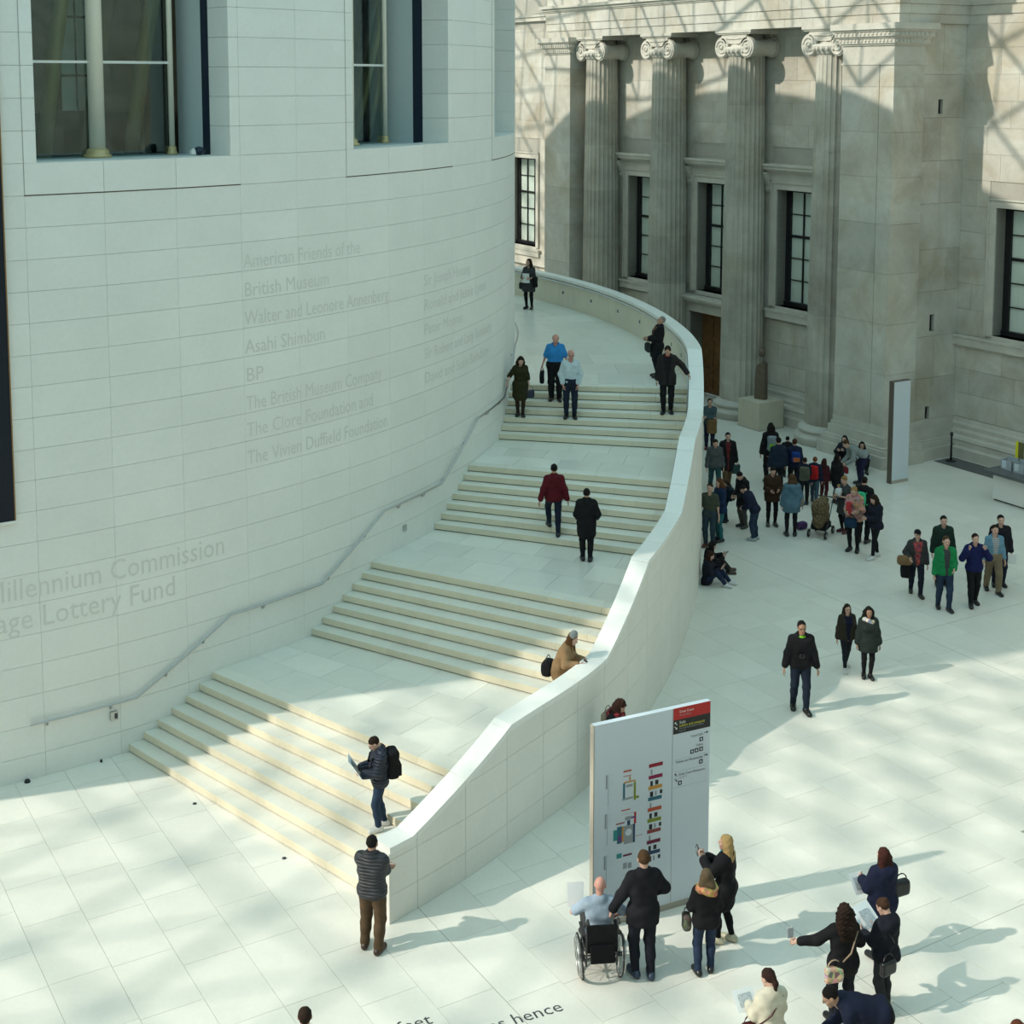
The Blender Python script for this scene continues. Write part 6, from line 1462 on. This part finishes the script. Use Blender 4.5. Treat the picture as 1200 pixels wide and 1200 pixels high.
person(1011, 636, 'dark-haired boy with a bright green top behind the floral top', 558, 0, -30, False, 'pale', ('short', HBLK), ('jacket', BLK), ('trousers', BLK), BLK, extra=[backpack((.05,.48,.24), 'bright green backpack worn by the dark-haired boy', (.22,.14,.40))])
person(1025, 654, 'girl in a navy jacket and white shoes looking at her phone', 578, 0, 112, True, 'pale', ('long', HDRK), ('jacket', (.012,.014,.026)), ('leggings', BLK), (.62,.62,.62), head=(30,0), lf=(-.10,.16,0), rf=(.10,-.14,0), lh=(-.06,.30,1.12), rh=(.10,.28,1.10), hands=('grip','grip'), extra=[gadget('phone', 'phone in the hands of the girl with white shoes', (.02,.38,1.18), tilt=-30)])
person(0, 0, 'long-haired girl in a navy top sitting against the stair wall', 1.60, 0, -110, True, 'pale', ('long', (.035,.014,.010)), ('jacket', (.012,.014,.024)), ('trousers', (.016,.028,.065)), (.6,.6,.6), pos=ground(829, 684), head=(30,0), **SIT, extra=[gadget('phone', 'phone held by the girl in navy sitting against the stair wall', (.0,.48,.58), tilt=-40)])
person(0, 0, 'girl in black sitting against the stair wall with dark boots', 1.62, 0, -85, True, 'pale', ('long', HBLK), ('jacket', BLK), ('trousers', BLK), (.05,.03,.02), pos=ground(831, 672), head=(35,0), **SIT, extra=[gadget('phone', 'phone held by the girl in black sitting against the stair wall', (.0,.48,.58), tilt=-40)])

# ------------------------------------------------------------------ wheelchair
wc = tag(empty('wheelchair', WCP, RAD(6)), 'black wheelchair with large spoked wheels carrying the bald man', 'wheelchair')
plain('tyre', (.03,.03,.032), rough=.7); plain('rim_grey', (.62,.63,.62), rough=.3, metal=.8, noise=.05)
for sx in (-1, 1):
    w = empty('wheel', (sx*.285, .05, .30)); w.parent = wc; w.rotation_euler = (0, RAD(sx*4), 0)
    A = np.linspace(0, 2*math.pi, 33)
    m = MB(); m.tube([(0, .295*math.cos(a), .295*math.sin(a)) for a in A], .014, 8, False); m.build('tyre', 'tyre', w, True)
    m = MB(); m.tube([(0, .275*math.cos(a), .275*math.sin(a)) for a in A], .011, 6, False); m.build('wheel_rim', 'rim_grey', w, True)
    m = MB(); m.tube([(sx*.035, .255*math.cos(a), .255*math.sin(a)) for a in A], .010, 6, False); m.build('push_rim', 'rim_grey', w, True)
    m = MB(); m.lathe([(.035,-.03),(.035,.03)], 14, axis='x'); m.build('hub', 'dark_steel', w)
    for q in range(12):
        a = 2*math.pi*q/12; m = MB(); m.tube([(0,.03*math.cos(a),.03*math.sin(a)), (0,.27*math.cos(a),.27*math.sin(a))], .004, 5); m.build('spoke', 'rim_grey', w)
    m = MB(); m.tube([(sx*.215,-.10,.24),(sx*.215,-.12,.60),(sx*.215,-.13,.92),(sx*.215,-.16,.96),(sx*.215,-.26,.965)], .013, 8); m.tube([(sx*.215,-.10,.42),(sx*.215,.34,.44),(sx*.205,.46,.30),(sx*.19,.52,.12)], .012, 8); m.tube([(sx*.215,-.10,.24),(sx*.215,.34,.26),(sx*.215,.36,.44)], .012, 8); m.build('side_frame', 'dark_steel', wc, True)
    m = MB(); m.tube([(sx*.215,-.17,.963),(sx*.215,-.28,.965)], .019, 8); m.build('push_handle', 'tyre', wc, True)
    m = MB(); m.box(sx*.245-.025, sx*.245+.025, -.08, .26, .665, .69); m.build('armrest', 'tyre', wc)
    m = MB(); m.lathe([(.055,-.012),(.055,.012)], 16, (sx*.19, .40, .06), 'x'); m.tube([(sx*.19,.40,.06),(sx*.20,.36,.24)], .010, 6); m.build('castor', 'tyre', wc)
    m = MB(); m.box(sx*.11-.07, sx*.11+.07, .48, .68, .09, .105); m.build('footplate', 'dark_steel', wc)
m = MB(); m.box(-.205, .205, -.08, .36, .43, .465); m.build('seat', cloth(BLK), wc)
m = MB(); m.box(-.21, .21, -.155, -.125, .46, .86); m.build('backrest', cloth(BLK), wc)
m = MB(); m.box(-.17, .17, -.22, -.16, .34, .58); m.build('rear_pouch', cloth((.006,.006,.008)), wc)
m = MB(); m.tube([(-.285,.05,.30),(.285,.05,.30)], .012, 8); m.tube([(-.2,.0,.27),(.2,.0,.42)], .010, 6); m.tube([(.2,.0,.27),(-.2,.0,.42)], .010, 6); m.build('axle', 'dark_steel', wc)

# ------------------------------------------------------------------ pushchair
pc = tag(empty('pushchair', ground(962, 627), RAD(150)), 'pushchair under a leopard spotted cover beside the blonde woman', 'pushchair')
sd = SDF([((0,.0,.55),(0,.12,.80),.22,.24),((0,.10,.80),(0,-.14,.95),.22,.14),((0,.25,.42),(0,.1,.6),.16,.2)], .024, k=.08); sd.fold(.008, 18, 1); V, Q = sd.mesh(); link('cover', np_mesh('cover', V, Q, [cloth((.15,.10,.045), 'spots')]), pc)
for sx in (-1, 1):
    m = MB(); m.tube([(sx*.22,-.34,1.02),(sx*.22,-.10,.62),(sx*.22,.34,.12)], .014, 8); m.tube([(sx*.22,.0,.50),(sx*.22,-.30,.12)], .013, 8); m.build('side_frame', 'dark_steel', pc, True)
    for y in (.34, -.30):
        m = MB(); m.lathe([(.105,-.02),(.115,-.01),(.115,.01),(.105,.02)], 20, (sx*.24, y, .115), 'x'); w = m.build('wheel', 'tyre', pc); m = MB(); m.lathe([(.04,-.026),(.04,.026)], 12, (sx*.24, y, .115), 'x'); m.build('hub', 'rim_grey', w)
m = MB(); m.tube([(-.22,-.34,1.02),(.22,-.34,1.02)], .017, 8); m.build('push_handle', 'tyre', pc, True)
m = MB(); m.box(-.20,.20,-.26,.24,.20,.36); m.build('basket', cloth(BLK), pc)
rbox('handbag', 'small purple and orange bag on the floor beside the pushchair', 'bag', Matrix.Translation(ground(939, 620) + Vector((0,0,.11))) @ Matrix.Rotation(.6, 4, 'Z'), (.34,.22,.20), .07, cloth((.07,.03,.12), 'check'))
HB = ALLP
